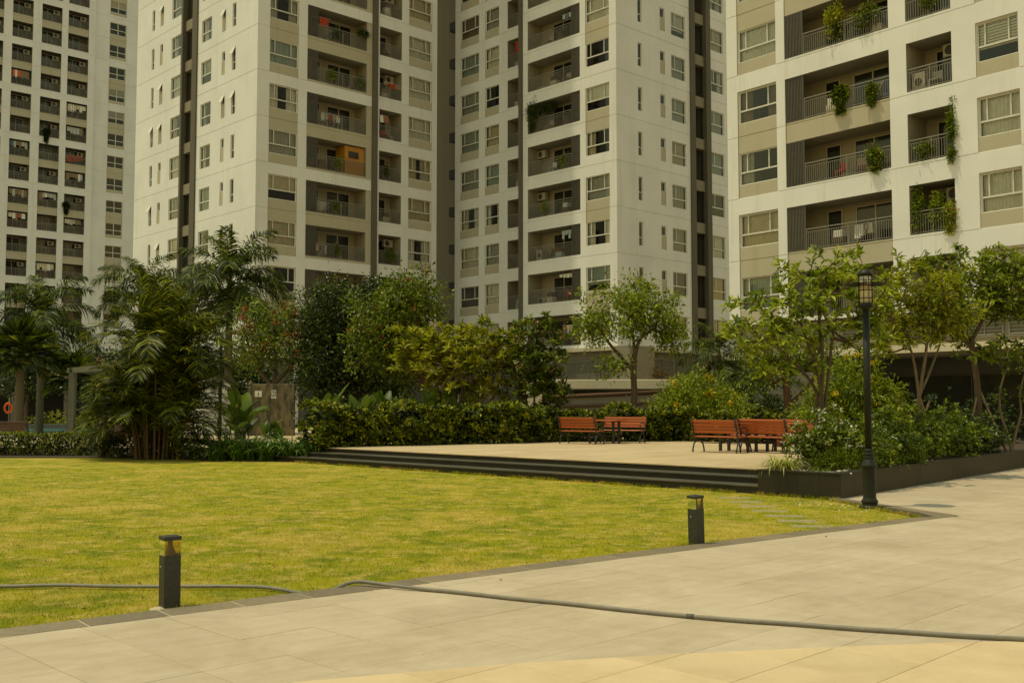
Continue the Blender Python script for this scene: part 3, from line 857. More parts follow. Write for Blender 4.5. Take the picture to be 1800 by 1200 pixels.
B.prism('interior', [q(pB, UR, 2.3, UL, 2.3), q(pB, UR, 15.9, UL, 2.3), q(pB, UR, 15.9, UL, 19.7), q(pB, UR, 2.3, UL, 19.7)], 0, ZT, M['interior'])
B.prism('end_wall', [q(pB, UR, 15.75, UL, .01), q(pB, UR, 15.99, UL, .01), q(pB, UR, 15.99, UL, 19.8), q(pB, UR, 15.75, UL, 19.8)], 0, ZT, M['white_wall'])
B.prism('end_wall', [q(pB, UR, .01, UL, 19.6), q(pB, UR, 15.7, UL, 19.6), q(pB, UR, 15.7, UL, 19.84), q(pB, UR, .01, UL, 19.84)], 0, ZT, M['white_wall'])
# podium of tower B
B.prism('podium', [q(pB, UR, .1, UL, .1), q(pB, UR, 15.7, UL, .1), q(pB, UR, 15.7, UL, 19.7), q(pB, UR, .1, UL, 19.7)], 0, G0 - .12, M['podium'])
B.prism('podium_slab', [q(pB, UR, -.5, UL, -.5), q(pB, UR, 15.9, UL, -.5), q(pB, UR, 15.9, UL, 2.2), q(pB, UR, -.5, UL, 2.2)], 4.85, G0 - .11, M['white_paint'])
def louvre_mesh(w, h):
    mb = MB().box(0, .06, -.04, .06, 0, h).box(w - .06, w, -.04, .06, 0, h).box(.06, w - .06, -.04, .06, 0, .06).box(.06, w - .06, -.04, .06, h - .06, h)
    for x in (w / 3, 2 * w / 3): mb.box(x - .02, x + .02, -.045, .05, .06, h - .06)
    n = int((h - .12) / .13)
    for i in range(n):
        z = .06 + (h - .12) * (i + .5) / n
        mb.add([(.06, -.03, z - .045), (w - .06, -.03, z - .045), (w - .06, .04, z + .035), (.06, .04, z + .035), (.06, -.03, z - .03), (w - .06, -.03, z - .03), (w - .06, .04, z + .05), (.06, .04, z + .05)],
               [(0, 1, 2, 3), (4, 7, 6, 5), (0, 4, 5, 1), (2, 6, 7, 3)])
    return mb.mesh('louvre', M['louvre'])
lm = louvre_mesh(2.6, 2.9)
for u in (.3, 3.4, 6.5, 9.6, 12.7): B.put('louvre', lm, orgBR, TH_R, u, .04, 1.9)
for u in (-.35, 3.0, 6.1, 9.2, 12.3): B.wallbox('column', orgBR, TH_R, u, u + .33, -.42, -.08, 0, 4.85, M['white_paint'])

# ---- tower C: middle right
pC = (7.2, 70.8)
C = Tower('apartment_tower', 'white tower right of the middle, two window bays beside a dark pilaster', pC)
CW = 9.32
orgC1 = (pC[0] + UL.x * CW, pC[1] + UL.y * CW)
pCl = (.54, 80.4)
orgC2 = (pCl[0] + UL.x * 7.73, pCl[1] + UL.y * 7.73)
rects = [(6.44, 8.67, G0 + FH * (k + 1) - .85 + .0, G0 + FH * (k + 1) + WT_, .045, 1, False) for k in range(0, NF, 2)]
rects += [(6.44, 8.67, G0 + FH * k + WT_ - .02, G0 + FH * (k + 1) + WT_, .045, 1, False) for k in range(0, NF, 2)]
for k in range(NF):
    z = G0 + FH * k
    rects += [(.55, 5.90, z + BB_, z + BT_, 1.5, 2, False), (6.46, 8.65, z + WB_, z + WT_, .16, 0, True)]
field('facade_wall', CW, G0 - .05, ZT, rects, gro[1:], MW, C.root, C.at(orgC1, TH_L, 0, 0, 0), TH_L)
rects = []
for k in range(NF):
    z = G0 + FH * k
    rects += [(.69, 3.0, z + .02, z + WT_, .03, 1, False), (3.76, 5.43, z + .02, z + WT_, .03, 1, False),
              (.71, 2.99, z + WB_, z + WT_, .16, 0, True), (3.78, 5.41, z + WB_, z + WT_, .16, 0, True), (6.43, 8.6, z + BB_, z + BT_, 1.4, 2, False)]
field('facade_wall', 10.0, G0 - .05, ZT, rects, gro[1:], MW, C.root, C.at(orgC2, TH_L, 0, 0, 0), TH_L)
for k in range(NF):
    z = G0 + FH * k
    C.window('W3', orgC1, TH_L, 6.46, z + WB_, 2.19, WT_ - WB_)
    balcony(C, ('C', k), orgC1, TH_L, .55, 5.90, z + BB_, 1.5, 'r', .88, rnd.random() < .55)
    C.window('W3', orgC2, TH_L, .71, z + WB_, 2.28, WT_ - WB_)
    C.window('W2', orgC2, TH_L, 3.78, z + WB_, 1.63, WT_ - WB_)
    balcony(C, ('Cn', k), orgC2, TH_L, 6.43, 8.6, z + BB_, 1.4, None, 0, rnd.random() < .6)
C.wallbox('pilaster', orgC1, TH_L, -.28, .02, -.2, 2.4, G0 - .6, 60, M['brown_fin'])
rects = []
for k in range(NF):
    z = G0 + FH * k
    for u0, u1 in ((6.14, 7.83), (10.95, 12.62), (2.33, 2.80)): rects.append((u0, u1, z + WB_, z + WT_, .16, 0, True))
    rects += [(4.83, 5.40, z + WB_, z + WT_, .03, 1, False), (4.83, 5.40, z + 1.70, z + WT_, .16, 0, True)]
rects.append((8.32, 10.82, G0 - .05, ZT, .25, 3, False)); rects.append((8.88, 10.26, G0 - .05, ZT, 1.9, 3, False))
field('facade_wall', 20.0, G0 - .05, ZT, rects, gro[1:], MW, C.root, C.at(pC, TH_R, 0, 0, 0), TH_R)
shaft(C, pC, TH_R, 8.32, 8.88, 10.26, 10.82, NF)
for k in range(NF):
    z = G0 + FH * k
    C.window('W2', pC, TH_R, 6.14, z + WB_, 1.69, WT_ - WB_)
    C.window('W2', pC, TH_R, 10.95, z + WB_, 1.67, WT_ - WB_)
    C.window('slit', pC, TH_R, 2.33, z + WB_, .47, WT_ - WB_)
    C.window('top', pC, TH_R, 4.83, z + 1.70, .57, WT_ - 1.70)
cL = q(pC, UL, CW, UR, 0); cM = q(pC, UL, CW, UR, 2.0); cN = (orgC2[0] + .0, orgC2[1])
C.prism('upper_storeys', [pC, q(pC, UR, 20, UL, 0), q(pC, UR, 20, UL, 18), q(cN, UR, 4, UL, 0), cN, cM, cL], ZT, 84, M['white_wall'])
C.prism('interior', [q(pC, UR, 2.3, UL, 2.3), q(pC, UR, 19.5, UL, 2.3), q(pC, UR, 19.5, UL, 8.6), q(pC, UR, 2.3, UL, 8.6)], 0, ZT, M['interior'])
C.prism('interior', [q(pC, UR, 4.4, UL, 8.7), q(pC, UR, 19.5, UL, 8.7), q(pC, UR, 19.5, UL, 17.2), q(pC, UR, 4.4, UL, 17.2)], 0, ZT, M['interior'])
C.prism('end_wall', [q(pC, UR, .02, UL, CW - .2), q(pC, UR, 2.3, UL, CW - .2), q(pC, UR, 2.3, UL, CW - .01), q(pC, UR, .02, UL, CW - .01)], 0, ZT, M['white_wall'])
C.wallbox('end_wall', orgC2, TH_L, .01, .25, .02, 6, 0, ZT, M['white_wall'])
# recessed link between the towers, with dark ledges
C.wallbox('link_wall', orgC2, TH_L, -7, .0, 2.2, 2.6, 0, 84, M['recess'])
lg = MB().box(0, 1.75, 0, 1.35, -.85, -.08).mesh('ledge', M['ledge'])
for k in range(1, NF + 1): C.put('ledge', lg, orgC2, TH_L, -1.8, .86, G0 + FH * k)
# podium of tower C
C.prism('podium', [q(pC, UR, .15, UL, .15), q(pC, UR, 19.9, UL, .15), q(pC, UR, 19.9, UL, 9.2), q(cM, UR, .3, UL, 0.1), q(cN, UR, .3, UL, 0), q(cM, UR, -.1, UL, -.1), q(pC, UR, .15, UL, CW - .1)], 0, G0 - .06, M['podium'])
C.prism('podium_slab', [q(pC, UR, -.3, UL, -.3), q(pC, UR, 20, UL, -.3), q(pC, UR, 20, UL, 1), q(pC, UR, 1, UL, CW), q(pC, UR, -.3, UL, CW)], G0 - .3, G0 - .055, M['beige_wall'])
pp = (7.79, 69.0)
C.prism('pier', [pp, q(pp, UR, 2.6, UL, 0), q(pp, UR, 2.6, UL, 1.55), q(pp, UR, 0, UL, 1.55)], 0, G0 - .07, M['shaft_beam'])
lm = louvre_mesh(3.2, 2.5)
for u in (.9, 4.4): C.put('louvre', lm, orgC1, TH_L, u, .1, 2.2)
lm2 = louvre_mesh(3.6, 2.3)
for u in (2.6, 6.6, 10.6): C.put('louvre', lm2, pC, TH_R, u, .1, 2.6)

# ---- tower D: closest, on the right
thD = R(-51.0); uD = Vector((math.cos(thD), math.sin(thD))); vD = Vector((-math.sin(thD), math.cos(thD)))
pD = (11.21, 53.5)
D_ = Tower('apartment_tower', 'closest white tower at the right, plants on its wide balconies', pD)
ND = 7; GD = 5.75; ZD = GD + FH * ND; WD = 19.0
def pairsD(u0, u1): return [(u0, u1, GD + FH * k + .02, GD + FH * (k + 1) + WT_ - .05, .045, 1, False) for k in range(0, ND, 2)]
rects = pairsD(.68, 3.1) + [(3.62, 9.27, GD + FH * k + .2, GD + FH * (k + 1) + WT_ - .1, .045, 1, False) for k in range(0, ND, 2)]
hw = 1.66
for k in range(ND):
    z = GD + FH * k
    rects.append((13.28, 15.07, z + .02, z + WT_ - .06, .03, 1, False))
for k in range(ND):
    z = GD + FH * k
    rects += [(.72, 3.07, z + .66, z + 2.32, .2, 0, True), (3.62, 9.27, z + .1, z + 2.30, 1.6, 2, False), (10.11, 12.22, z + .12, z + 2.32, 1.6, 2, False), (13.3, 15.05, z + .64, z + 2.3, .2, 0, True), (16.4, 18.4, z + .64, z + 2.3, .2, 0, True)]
field('facade_wall', WD, GD - .1, ZD, rects, [GD + FH * k for k in range(1, ND + 1)], MW, D_.root, D_.at(pD, thD, 0, 0, 0), thD)
curD = {0: 'full', 1: 'split', 2: 'none', 3: 'split', 4: 'full', 5: 'full', 6: 'full'}
for k in range(ND):
    z = GD + FH * k
    D_.window('W3', pD, thD, .72, z + .66, 2.35, 1.66, .04, {2: 'side', 3: 'split', 4: 'full', 1: 'full'}.get(k))
    D_.window('W3', pD, thD, 13.3, z + .64, 1.75, 1.66, .04, {3: 'blind', 2: 'full', 4: 'split', 1: 'full'}.get(k))
    D_.window('W3', pD, thD, 16.4, z + .64, 2.0, 1.66, .04)
    balcony(D_, ('D', k), pD, thD, 3.62, 9.27, z + .1, 1.6, 'l', 1.05, False, 2.2)
    balcony(D_, ('Dn', k), pD, thD, 10.11, 12.22, z + .12, 1.6, None, 0, True, 2.2)
qd = lambda s_, t_: (pD[0] + uD.x * s_ + vD.x * t_, pD[1] + uD.y * s_ + vD.y * t_)
D_.prism('upper_storeys', [qd(0, 0), qd(WD, 0), qd(WD, 18), qd(0, 18)], ZD, 74, M['white_wall'])
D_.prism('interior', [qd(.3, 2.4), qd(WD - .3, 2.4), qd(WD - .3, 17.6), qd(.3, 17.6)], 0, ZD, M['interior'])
D_.prism('end_wall', [qd(.01, .02), qd(.25, .02), qd(.25, 17.9), qd(.01, 17.9)], GD - .1, ZD, M['white_wall'])
D_.prism('end_wall', [qd(WD - .25, .02), qd(WD - .01, .02), qd(WD - .01, 17.9), qd(WD - .25, 17.9)], GD - .1, ZD, M['white_wall'])
# podium of tower D: recessed dark band with louvres, slab edge, dark glazed lobby
D_.wallbox('podium_band', pD, thD, .0, 24, .35, 2.2, 4.2, GD - .11, M['shaft_beam'])
D_.wallbox('podium_slab', pD, thD, .0, 24, -.9, 2.2, 3.85, 4.19, M['canopy'])
D_.wallbox('lobby_wall', pD, thD, .0, 24, 2.1, 2.3, 0, 3.84, M['ledge'])
D_.wallbox('soffit', pD, thD, .0, 24, -.7, 2.05, 3.75, 3.845, M['podium'])
lm3 = louvre_mesh(2.4, .85)
for u in (6.4, 9.0, 11.6, 14.2, 16.8): D_.put('louvre', lm3, pD, thD, u, .29, 4.42)
gl = MB().quad((0, 0, 0), (2.3, 0, 0), (2.3, 0, 2.6), (0, 0, 2.6)).mesh('lobby_pane', M['dglass'])
fr = MB().box(-.03, .03, -.03, .03, 0, 2.62).mesh('lobby_mullion', M['iron'])
for i in range(7):
    D_.put('lobby_pane', gl, pD, thD, 7 + i * 2.4, 1.95, .3); D_.put('lobby_mullion', fr, pD, thD, 6.95 + i * 2.4, 1.93, .3)

# ---- tower A: far on the left, in shade
thA = R(43.0)
pA = (-56.2, 145.7)
A = Tower('apartment_tower', 'distant shaded tower at the left edge, grid of dark recessed balconies', pA)
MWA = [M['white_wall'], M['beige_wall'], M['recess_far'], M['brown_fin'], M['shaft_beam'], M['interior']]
NA0, NA1 = 2, 18; ZA = G0 + FH * NA1
A0 = -22.0
orgA = (pA[0] + math.cos(thA) * A0, pA[1] + math.sin(thA) * A0)
cols = [(-17.75, -15.2), (-14.1, -11.5), (-10.35, -7.7), (-6.85, -4.05)]
rects = []
for u0, u1 in cols:
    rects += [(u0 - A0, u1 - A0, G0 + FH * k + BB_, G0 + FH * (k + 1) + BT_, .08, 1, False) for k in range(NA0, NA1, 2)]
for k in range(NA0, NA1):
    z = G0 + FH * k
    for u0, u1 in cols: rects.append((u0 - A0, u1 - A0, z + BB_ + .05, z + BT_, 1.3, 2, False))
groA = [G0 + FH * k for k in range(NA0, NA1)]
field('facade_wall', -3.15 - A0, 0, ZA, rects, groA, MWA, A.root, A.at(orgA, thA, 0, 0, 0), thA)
orgA2 = (pA[0] + math.cos(thA) * -3.15 - math.sin(thA) * .5, pA[1] + math.sin(thA) * -3.15 + math.cos(thA) * .5)
rects = [(2.22, 4.62, G0 + FH * k + .3, G0 + FH * (k + 1) + WT_, .05, 1, False) for k in range(NA0, NA1, 2)]
for k in range(NA0, NA1):
    z = G0 + FH * k
    rects.append((2.25, 4.58, z + WB_, z + WT_, .16, 0, True))
field('facade_wall', 14.0, 0, ZA, rects, groA, MWA, A.root, A.at(orgA2, thA, 0, 0, 0), thA)
A.wallbox('facade_return', orgA, thA, -3.15 - A0 - .2, -3.15 - A0, .01, .6, 0, ZA, M['white_wall'])
for k in range(NA0, NA1):
    z = G0 + FH * k
    A.window('W22', orgA2, thA, 2.25, z + WB_, 2.33, WT_ - WB_)
    for ci, (u0, u1) in enumerate(cols):
        A.put('railing', rail_mesh(u1 - u0), orgA, thA, u0 - A0, 0, z + BB_ + .05)
        dm, ps = door_mesh(1.9, 2.05, 2)
        o = A.put('sliding_door', dm, orgA, thA, u0 - A0 + .15, 1.285, z + BB_ + .06)
        for p in ps: link('pane', p, o)
        if rnd.random() < .75: A.put('air_conditioner', ac_mesh(), orgA, thA, u1 - A0 - .9, .75, z + BB_ + 1.4)
        if rnd.random() < .45: link('curtain', curtain_mesh('full', 1.8, 2.0, rnd.randrange(3)), o, (0.05, -.20, 0), mat=M[rnd.choice(['curtain_grey', 'curtain_cream', 'curtain_teal', 'curtain_brown'])])
        BAL.setdefault(('A%d' % ci, k), []).append((orgA, thA, u0 - A0, u1 - A0, z + BB_ + .05, 1.3))
cA, sA = math.cos(thA), math.sin(thA)
qa = lambda s_, t_: (orgA[0] + cA * s_ - sA * t_, orgA[1] + sA * s_ + cA * t_)
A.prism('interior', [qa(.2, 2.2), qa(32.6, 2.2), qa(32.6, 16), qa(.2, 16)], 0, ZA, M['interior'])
A.prism('upper_storeys', [qa(0, 0), qa(18.85, 0), qa(18.85, .5), qa(32.8, .5), qa(32.8, 16), qa(0, 16)], ZA, 78, M['white_wall'])
# ------------------------------------------------------------------ things on the ground
def arc_pts(cx, cz, r, a0, a1, n):
    return [(0, cx + r * math.cos(R(a0 + (a1 - a0) * i / n)), cz + r * math.sin(R(a0 + (a1 - a0) * i / n))) for i in range(n + 1)]
BL = 1.42
_bench = {}
def bench_parts(wood):
    """local x: length, y: the way a sitter faces"""
    if wood in _bench: return _bench[wood]
    fr = MB()
    # arched legs, seat rail, upright, curled arm
    leg = [(0, -.26, 0), (0, -.245, .10), (0, -.20, .22), (0, -.11, .30), (0, 0, .33), (0, .11, .30), (0, .20, .22), (0, .245, .10), (0, .26, 0)]
    fr.tube(leg, [.024, .022, .022, .022, .02, .022, .022, .022, .024], 6)
    fr.tube([(0, -.22, .40), (0, -.05, .375), (0, .15, .38), (0, .25, .41)], .02, 6)
    fr.tube([(0, -.11, .30), (0, -.20, .40), (0, -.25, .55), (0, -.30, .70), (0, -.335, .84)], [.024, .024, .024, .022, .02], 6)
    fr.lathe([(.005, .825), (.028, .84), (.03, .856), (.018, .874), (.004, .88)], 8, 0, 0, -.338)
    arm = [(0, -.285, .62), (0, -.15, .655), (0, .05, .66), (0, .17, .635), (0, .235, .58), (0, .235, .51), (0, .18, .452), (0, .14, .51), (0, .165, .55)]
    fr.tube(arm, .016, 6); fr.tube([(0, .20, .49), (0, .21, .43), (0, .22, .40)], .015, 6)
    fr.tube([(0, 0, .33), (0, .02, .378)], .016, 6)
    frame = fr.mesh('end_frame', M['iron'])
    sb = MB().cbox(-BL / 2, BL / 2, -.014, .014, -.058, .058, .006).mesh('slat', M[wood])
    ss = MB().cbox(-BL / 2, BL / 2, -.042, .042, -.012, .013, .006).mesh('slat', M[wood])
    rod = MB().tube([(-BL / 2 + .1, 0, .24), (BL / 2 - .1, 0, .24)], .011, 6).mesh('stretcher', M['iron'])
    knob = MB().lathe([(.002, 0), (.016, .003), (.012, .01), (.002, .013)], 6).mesh('bolt', M['ac'])
    _bench[wood] = (frame, sb, ss, rod, knob); return _bench[wood]
def bench(name, label, x, y, z, rz, wood='wood', group=None):
    t = thing(name, label, 'bench', (x, y, z), rz, group)
    frame, sb, ss, rod, knob = bench_parts(wood)
    for s in (-1, 1): link('end_frame', frame, t, (s * (BL / 2 - .04), 0, 0))
    for k in range(4):
        zz = .52 + k * .088 + .0; f = (zz - .40) / .44
        o = link('slat', sb if False else sb, t, (0, -.205 - .115 * f + .03, zz + .02), rot=(R(17), 0, 0), scale=(1, 1, .66))
    for k in range(5): link('slat', ss, t, (0, -.17 + k * .092, .412 - .004 * abs(2 - k)))
    link('stretcher', rod, t)
    for s in (-1, 1):
        for k in range(4):
            zz = .54 + k * .088; f = (zz - .42) / .44
            link('bolt', knob, t, (s * (BL / 2 - .04), -.232 - .115 * f, zz), rot=(R(90 + 17), 0, 0))
    return t
_tab = {}
def table(name, label, x, y, z, rz, group=None, L=1.25):
    t = thing(name, label, 'table', (x, y, z), rz, group)
    if not _tab:
        _tab['slat'] = MB().cbox(-L / 2, L / 2, -.068, .068, -.02, .018, .006).mesh('top_slat', M['wood'])
        lg = MB()
        for s in (-1, 1): lg.box(-.035, .035, s * .2 - .03, s * .2 + .03, 0, .69)
        lg.box(-.03, .03, -.30, .30, .68, .72).box(-.02, .02, -.2, .2, .22, .26)
        _tab['leg'] = lg.mesh('leg_frame', M['iron'])
        _tab['rod'] = MB().tube([(-L / 2 + .2, 0, .24), (L / 2 - .2, 0, .24)], .012, 6).mesh('stretcher', M['iron'])
    for k in range(5): link('top_slat', _tab['slat'], t, (0, -.29 + k * .145, .74))
    for s in (-1, 1): link('leg_frame', _tab['leg'], t, (s * (L / 2 - .2), 0, 0))
    link('stretcher', _tab['rod'], t)
    return t
AWAY = -Q          # local x along (1,-1); a sitter faces (1,1), away from the lawn
TOWARD = -Q + math.pi
bench('park_bench', 'red slatted bench seen from behind, leftmost of the right-hand group', 5.42, 27.30, DECK, AWAY)
bench('park_bench', 'red slatted bench seen from behind, nearest the planter bush', 6.60, 26.98, DECK, AWAY)
bench('park_bench', 'red bench facing the lawn, half hidden behind the two right-hand benches', 6.66, 28.62, DECK, TOWARD)
bench('park_bench', 'red bench almost hidden by the planter bush beside the red bin', 7.82, 28.30, DECK, TOWARD)
table('picnic_table', 'red slatted table behind the left bench of the right-hand group', 6.04, 27.96, DECK, AWAY)
table('picnic_table', 'red slatted table behind the bench nearest the planter bush', 7.22, 27.64, DECK, AWAY)
bench('park_bench', 'red slatted bench seen from behind, by the hedge left of the far table', 2.22, 33.35, DECK, AWAY + R(8))
table('picnic_table', 'small red table between the two far benches by the hedge', 2.98, 33.75, DECK, AWAY + R(12))
bench('park_bench', 'red bench facing the lawn in front of the hedge, right of the far table', 3.62, 34.25, DECK, TOWARD + R(20))
# bin
lb = thing('litter_bin', 'red slatted litter bin behind the right-hand benches', 'bin', (8.05, 31.0, DECK), R(10))
MB().box(-.17, .17, -.17, .17, .08, .66).build('inner_box', M['iron'], lb)
slm = MB().cbox(-.042, .042, -.012, .012, 0, .62, .004).mesh('slat', M['red'])
for k in range(4):
    for i in range(4):
        o = link('slat', slm, lb, (math.cos(k * math.pi / 2) * .19 - math.sin(k * math.pi / 2) * (-.14 + i * .093), math.sin(k * math.pi / 2) * .19 + math.cos(k * math.pi / 2) * (-.14 + i * .093), .07), k * math.pi / 2 + math.pi / 2)
MB().cbox(-.22, .22, -.22, .22, .72, .78, .02).box(-.17, .17, -.02, .02, .66, .72).build('lid', M['red'], lb)
MB().box(-.19, .19, -.19, .19, 0, .06).build('foot', M['iron'], lb)
# dark benches by the pool
bench('park_bench', 'dark brown slatted bench at the left edge behind the clipped hedge', -17.95, 37.6, .18, R(-4), 'wood_dark')
bench('park_bench', 'dark brown slatted bench behind the palm clump, before the white wall', -12.2, 38.2, .18, R(-4), 'wood_dark')

# bollard lights
def bollard(label, x, y, rz, tilt, lean):
    t = thing('bollard_light', label, 'bollard', (x, y, LZ - .02), rz)
    t.rotation_euler = (tilt, lean, rz)
    h = .066
    MB().box(-h, h, -h, h, 0, .452).build('post', M['bollard'], t)
    pr = MB(); n = 12
    prof = []
    for i in range(n + 1):
        f = i / n; prof.append((.019 + .044 * (1 - f) ** 2.4, .453 + .118 * f))
    pr.lathe(prof, 20); pr.build('reflector', M['reflector'], t)
    gl_ = MB()
    for s in (-1, 1):
        gl_.quad((-h + .003, s * (h - .003), .452), (h - .003, s * (h - .003), .452), (h - .003, s * (h - .003), .572), (-h + .003, s * (h - .003), .572))
        gl_.quad((s * (h - .003), -h + .003, .452), (s * (h - .003), h - .003, .452), (s * (h - .003), h - .003, .572), (s * (h - .003), -h + .003, .572))
    gl_.build('lens', M['amber'], t)
    MB().cbox(-h - .004, h + .004, -h - .003, h + .003, .572, .605, .004).build('cap', M['bollard'], t)
    MB().lathe([(.002, -.004), (.009, 0), (.009, .003), (.002, .004)], 8).build('screw', M['ac'], t, (-h - .001, .02, .36)).rotation_euler = (0, R(90), 0)
    return t
bollard('dark square bollard light standing at the left, by the hose', -2.745, 8.47, R(36), 0, R(-.4))
bollard('dark square bollard light leaning left at the kerb, right of centre', 2.15, 12.26, R(38), R(1.0), R(-2.6))
MB().lathe([(.09, -.03), (.085, -.012), (.05, -.004), (.01, -.002)], 10).build('footing', M['pool_deck'], None, (-2.80, 8.42, .0)).name = 'concrete_footing'
o = bpy.data.objects['concrete_footing']; tag(o, 'small concrete footing patch at the foot of the left bollard', 'footing')

# lamp post
lp = thing('lamp_post', 'dark green cast iron lamp post with a round brimmed lantern at the lawn corner', 'lamp post', (5.68, 16.68, LZ))
MB().lathe([(.165, 0), (.165, .025), (.125, .04), (.115, .075), (.128, .09), (.13, .12), (.108, .145), (.100, .18), (.100, .62), (.104, .64), (.125, .655), (.127, .675), (.118, .695), (.085, .765), (.075, .78), (.083, .79), (.083, .81), (.070, .82), (.070, .835), (.079, .845), (.079, .865), (.066, .88), (.066, .90), (.072, .91), (.072, .925), (.058, .94)], 28).build('base', M['lamp_iron'], lp)
MB().lathe([(.057, .94), (.055, 3.16)], 20).build('pole', M['lamp_iron'], lp)
MB().lathe([(.058, 3.15), (.075, 3.17), (.112, 3.20), (.116, 3.23), (.116, 3.26), (.10, 3.265)], 20).build('lantern_seat', M['lamp_iron'], lp)
MB().lathe([(.092, 3.262), (.092, 3.70)], 24).build('lantern_glass', M['lamp_glass'], lp)
cg = MB()
for k in range(8):
    a = k * math.pi / 4 + .2
    cg.tube([(.107 * math.cos(a), .107 * math.sin(a), 3.25), (.107 * math.cos(a), .107 * math.sin(a), 3.72)], .006, 6)
for z in (3.34, 3.47, 3.55, 3.63):
    cg.tube([(.107 * math.cos(i * math.pi / 10), .107 * math.sin(i * math.pi / 10), z) for i in range(21)], .006, 6, cap=False)
cg.build('cage', M['lamp_iron'], lp)
MB().lathe([(.115, 3.585), (.315, 3.560), (.32, 3.572), (.32, 3.574), (.115, 3.60)], 32).build('brim', M['lamp_iron'], lp)
MB().lathe([(.118, 3.71), (.122, 3.725), (.118, 3.745), (.10, 3.775), (.06, 3.80), (.01, 3.81)], 24).build('cap', M['lamp_iron'], lp)
MB().tube([(-.05, -.02, 3.06), (-.12, -.03, 3.06), (-.165, -.035, 3.10), (-.165, -.035, 3.18), (-.12, -.035, 3.23)], .012, 8).lathe([(.01, -.05), (.03, -.04), (.032, .03), (.01, .04)], 10, 0, -.1, -.03).build('bracket', M['lamp_iron'], lp)

# hose across the lawn and the pavement
hp = [(-9, 9.45, .0), (-6.5, 9.30, .0), (-5.2, 9.36, .0), (-4.54, 9.35, .0), (-4.06, 9.42, .0), (-3.53, 9.36, .0), (-3.0, 9.35, .0), (-2.51, 9.36, .0), (-2.2, 9.32, .0), (-1.98, 9.2, -.005), (-1.80, 9.08, -.012), (-1.66, 9.10, -.02), (-1.56, 9.22, -.005), (-1.47, 9.33, .025), (-1.36, 9.36, .042), (-1.2, 9.30, .036), (-1.05, 9.23, .030), (-.75, 9.1, .019), (-.48, 8.97, .019), (0, 8.68, .019), (.45, 8.45, .019), (.9, 8.18, .019), (1.34, 7.95, .019), (1.7, 7.79, .019), (2.06, 7.67, .019), (2.4, 7.53, .019), (2.77, 7.40, .019), (3.1, 7.28, .020), (3.47, 7.18, .020), (4.2, 7.02, .020), (6.5, 6.8, .019)]
def smooth_path(p, n=5):
    p = [Vector(x) for x in p]; out = []
    for i in range(len(p) - 1):
        a, b, c, d = p[max(i - 1, 0)], p[i], p[i + 1], p[min(i + 2, len(p) - 1)]
        for k in range(n):
            t = k / n
            out.append(.5 * ((2 * b) + (c - a) * t + (2 * a - 5 * b + 4 * c - d) * t * t + (3 * b - a - 3 * c + d) * t ** 3))
    return out + [p[-1]]
hs = thing('hose', 'long grey hose snaking from the lawn over the kerb and pavement', 'hose', (-1.05, 9.23, 0))
hpath = [Vector((p.x + 1.05, p.y - 9.23, p.z)) for p in smooth_path(hp)]
MB().tube(hpath, .0165, 12).build('pipe', M['hose'], hs)
cpl = [Vector((1.34 + 1.05 + k * .05, 7.95 - 9.23 - k * .024, .019)) for k in (-.5, .5)]
MB().tube(cpl, .0195, 12).build('coupling', M['coping'], hs)

# stone wall with two plaques
sw = thing('stone_wall', 'free-standing brown slate wall panel with two small plaques', 'wall', (-9.5, 42.2, .0))
MB().cbox(-1.0, .72, -.12, .12, 0, 2.45, .02).build('panel', M['stone'], sw)
MB().cbox(-1.14, -1.003, -.16, .16, 0, 2.35, .02).build('end_pillar', M['post'], sw)
MB().lathe([(.03, 2.35), (.09, 2.4), (.1, 2.46), (.05, 2.55), (.005, 2.62)], 12, 0, -1.07, 0).build('finial', M['bark_pale'], sw)
p1 = MB().box(-.14, .14, -.012, 0, -.12, .12).build('plaque', M['sign'], sw, (-.72, -.123, 2.06))
p1['label'] = 'white landscape plaque with a small brown figure and line of writing'
mbp = MB().lathe([(.001, 0), (.022, .001), (.022, .003), (.001, .004)], 10)
fig = MB(); fig.box(-.022, .022, -.004, 0, -.03, .02).box(-.05, .05, -.004, 0, -.07, -.045)
fig.add([(.022 * math.cos(a * R(45)), -.004, .045 + .022 * math.sin(a * R(45))) for a in range(8)], [tuple(range(8))])
fig.build('pictogram', M['sign_brown'], p1, (0, -.013, 0))
p2 = MB().box(-.10, .10, -.012, 0, -.165, .165).build('plaque', M['sign'], sw, (-.10, -.123, 2.04))
p2['label'] = 'upright white plaque with man and woman pictograms on a dark square'
MB().box(-.085, .085, -.003, 0, -.07, .13).build('dark_field', M['sign_dark'], p2, (0, -.0125, 0))
pic = MB()
for cx_, fem in ((-.04, False), (.04, True)):
    pic.add([(cx_ + .013 * math.cos(a * R(45)), -.003, .10 + .013 * math.sin(a * R(45))) for a in range(8)], [tuple(range(8))])
    if fem: pic.add([(cx_ - .012, -.003, .083), (cx_ + .012, -.003, .083), (cx_ + .03, -.003, .0), (cx_ - .03, -.003, .0)], [(0, 1, 2, 3)])
    else: pic.quad((cx_ - .022, -.003, .01), (cx_ + .022, -.003, .01), (cx_ + .022, -.003, .083), (cx_ - .022, -.003, .083))
    pic.quad((cx_ - .014, -.003, -.05), (cx_ + .014, -.003, -.05), (cx_ + .014, -.003, .01), (cx_ - .014, -.003, .01))
pic.quad((-.003, -.003, -.06), (.003, -.003, -.06), (.003, -.003, .12), (-.003, -.003, .12))
pic.build('pictogram', M['sign'], p2, (0, -.0165, 0))
fx = MB()
for i in range(7): fx.box(-.07 + i * .02, -.058 + i * .02, -.003, 0, -.12, -.10)
fx.build('lettering', M['sign_dark'], p2, (0, -.0125, 0))

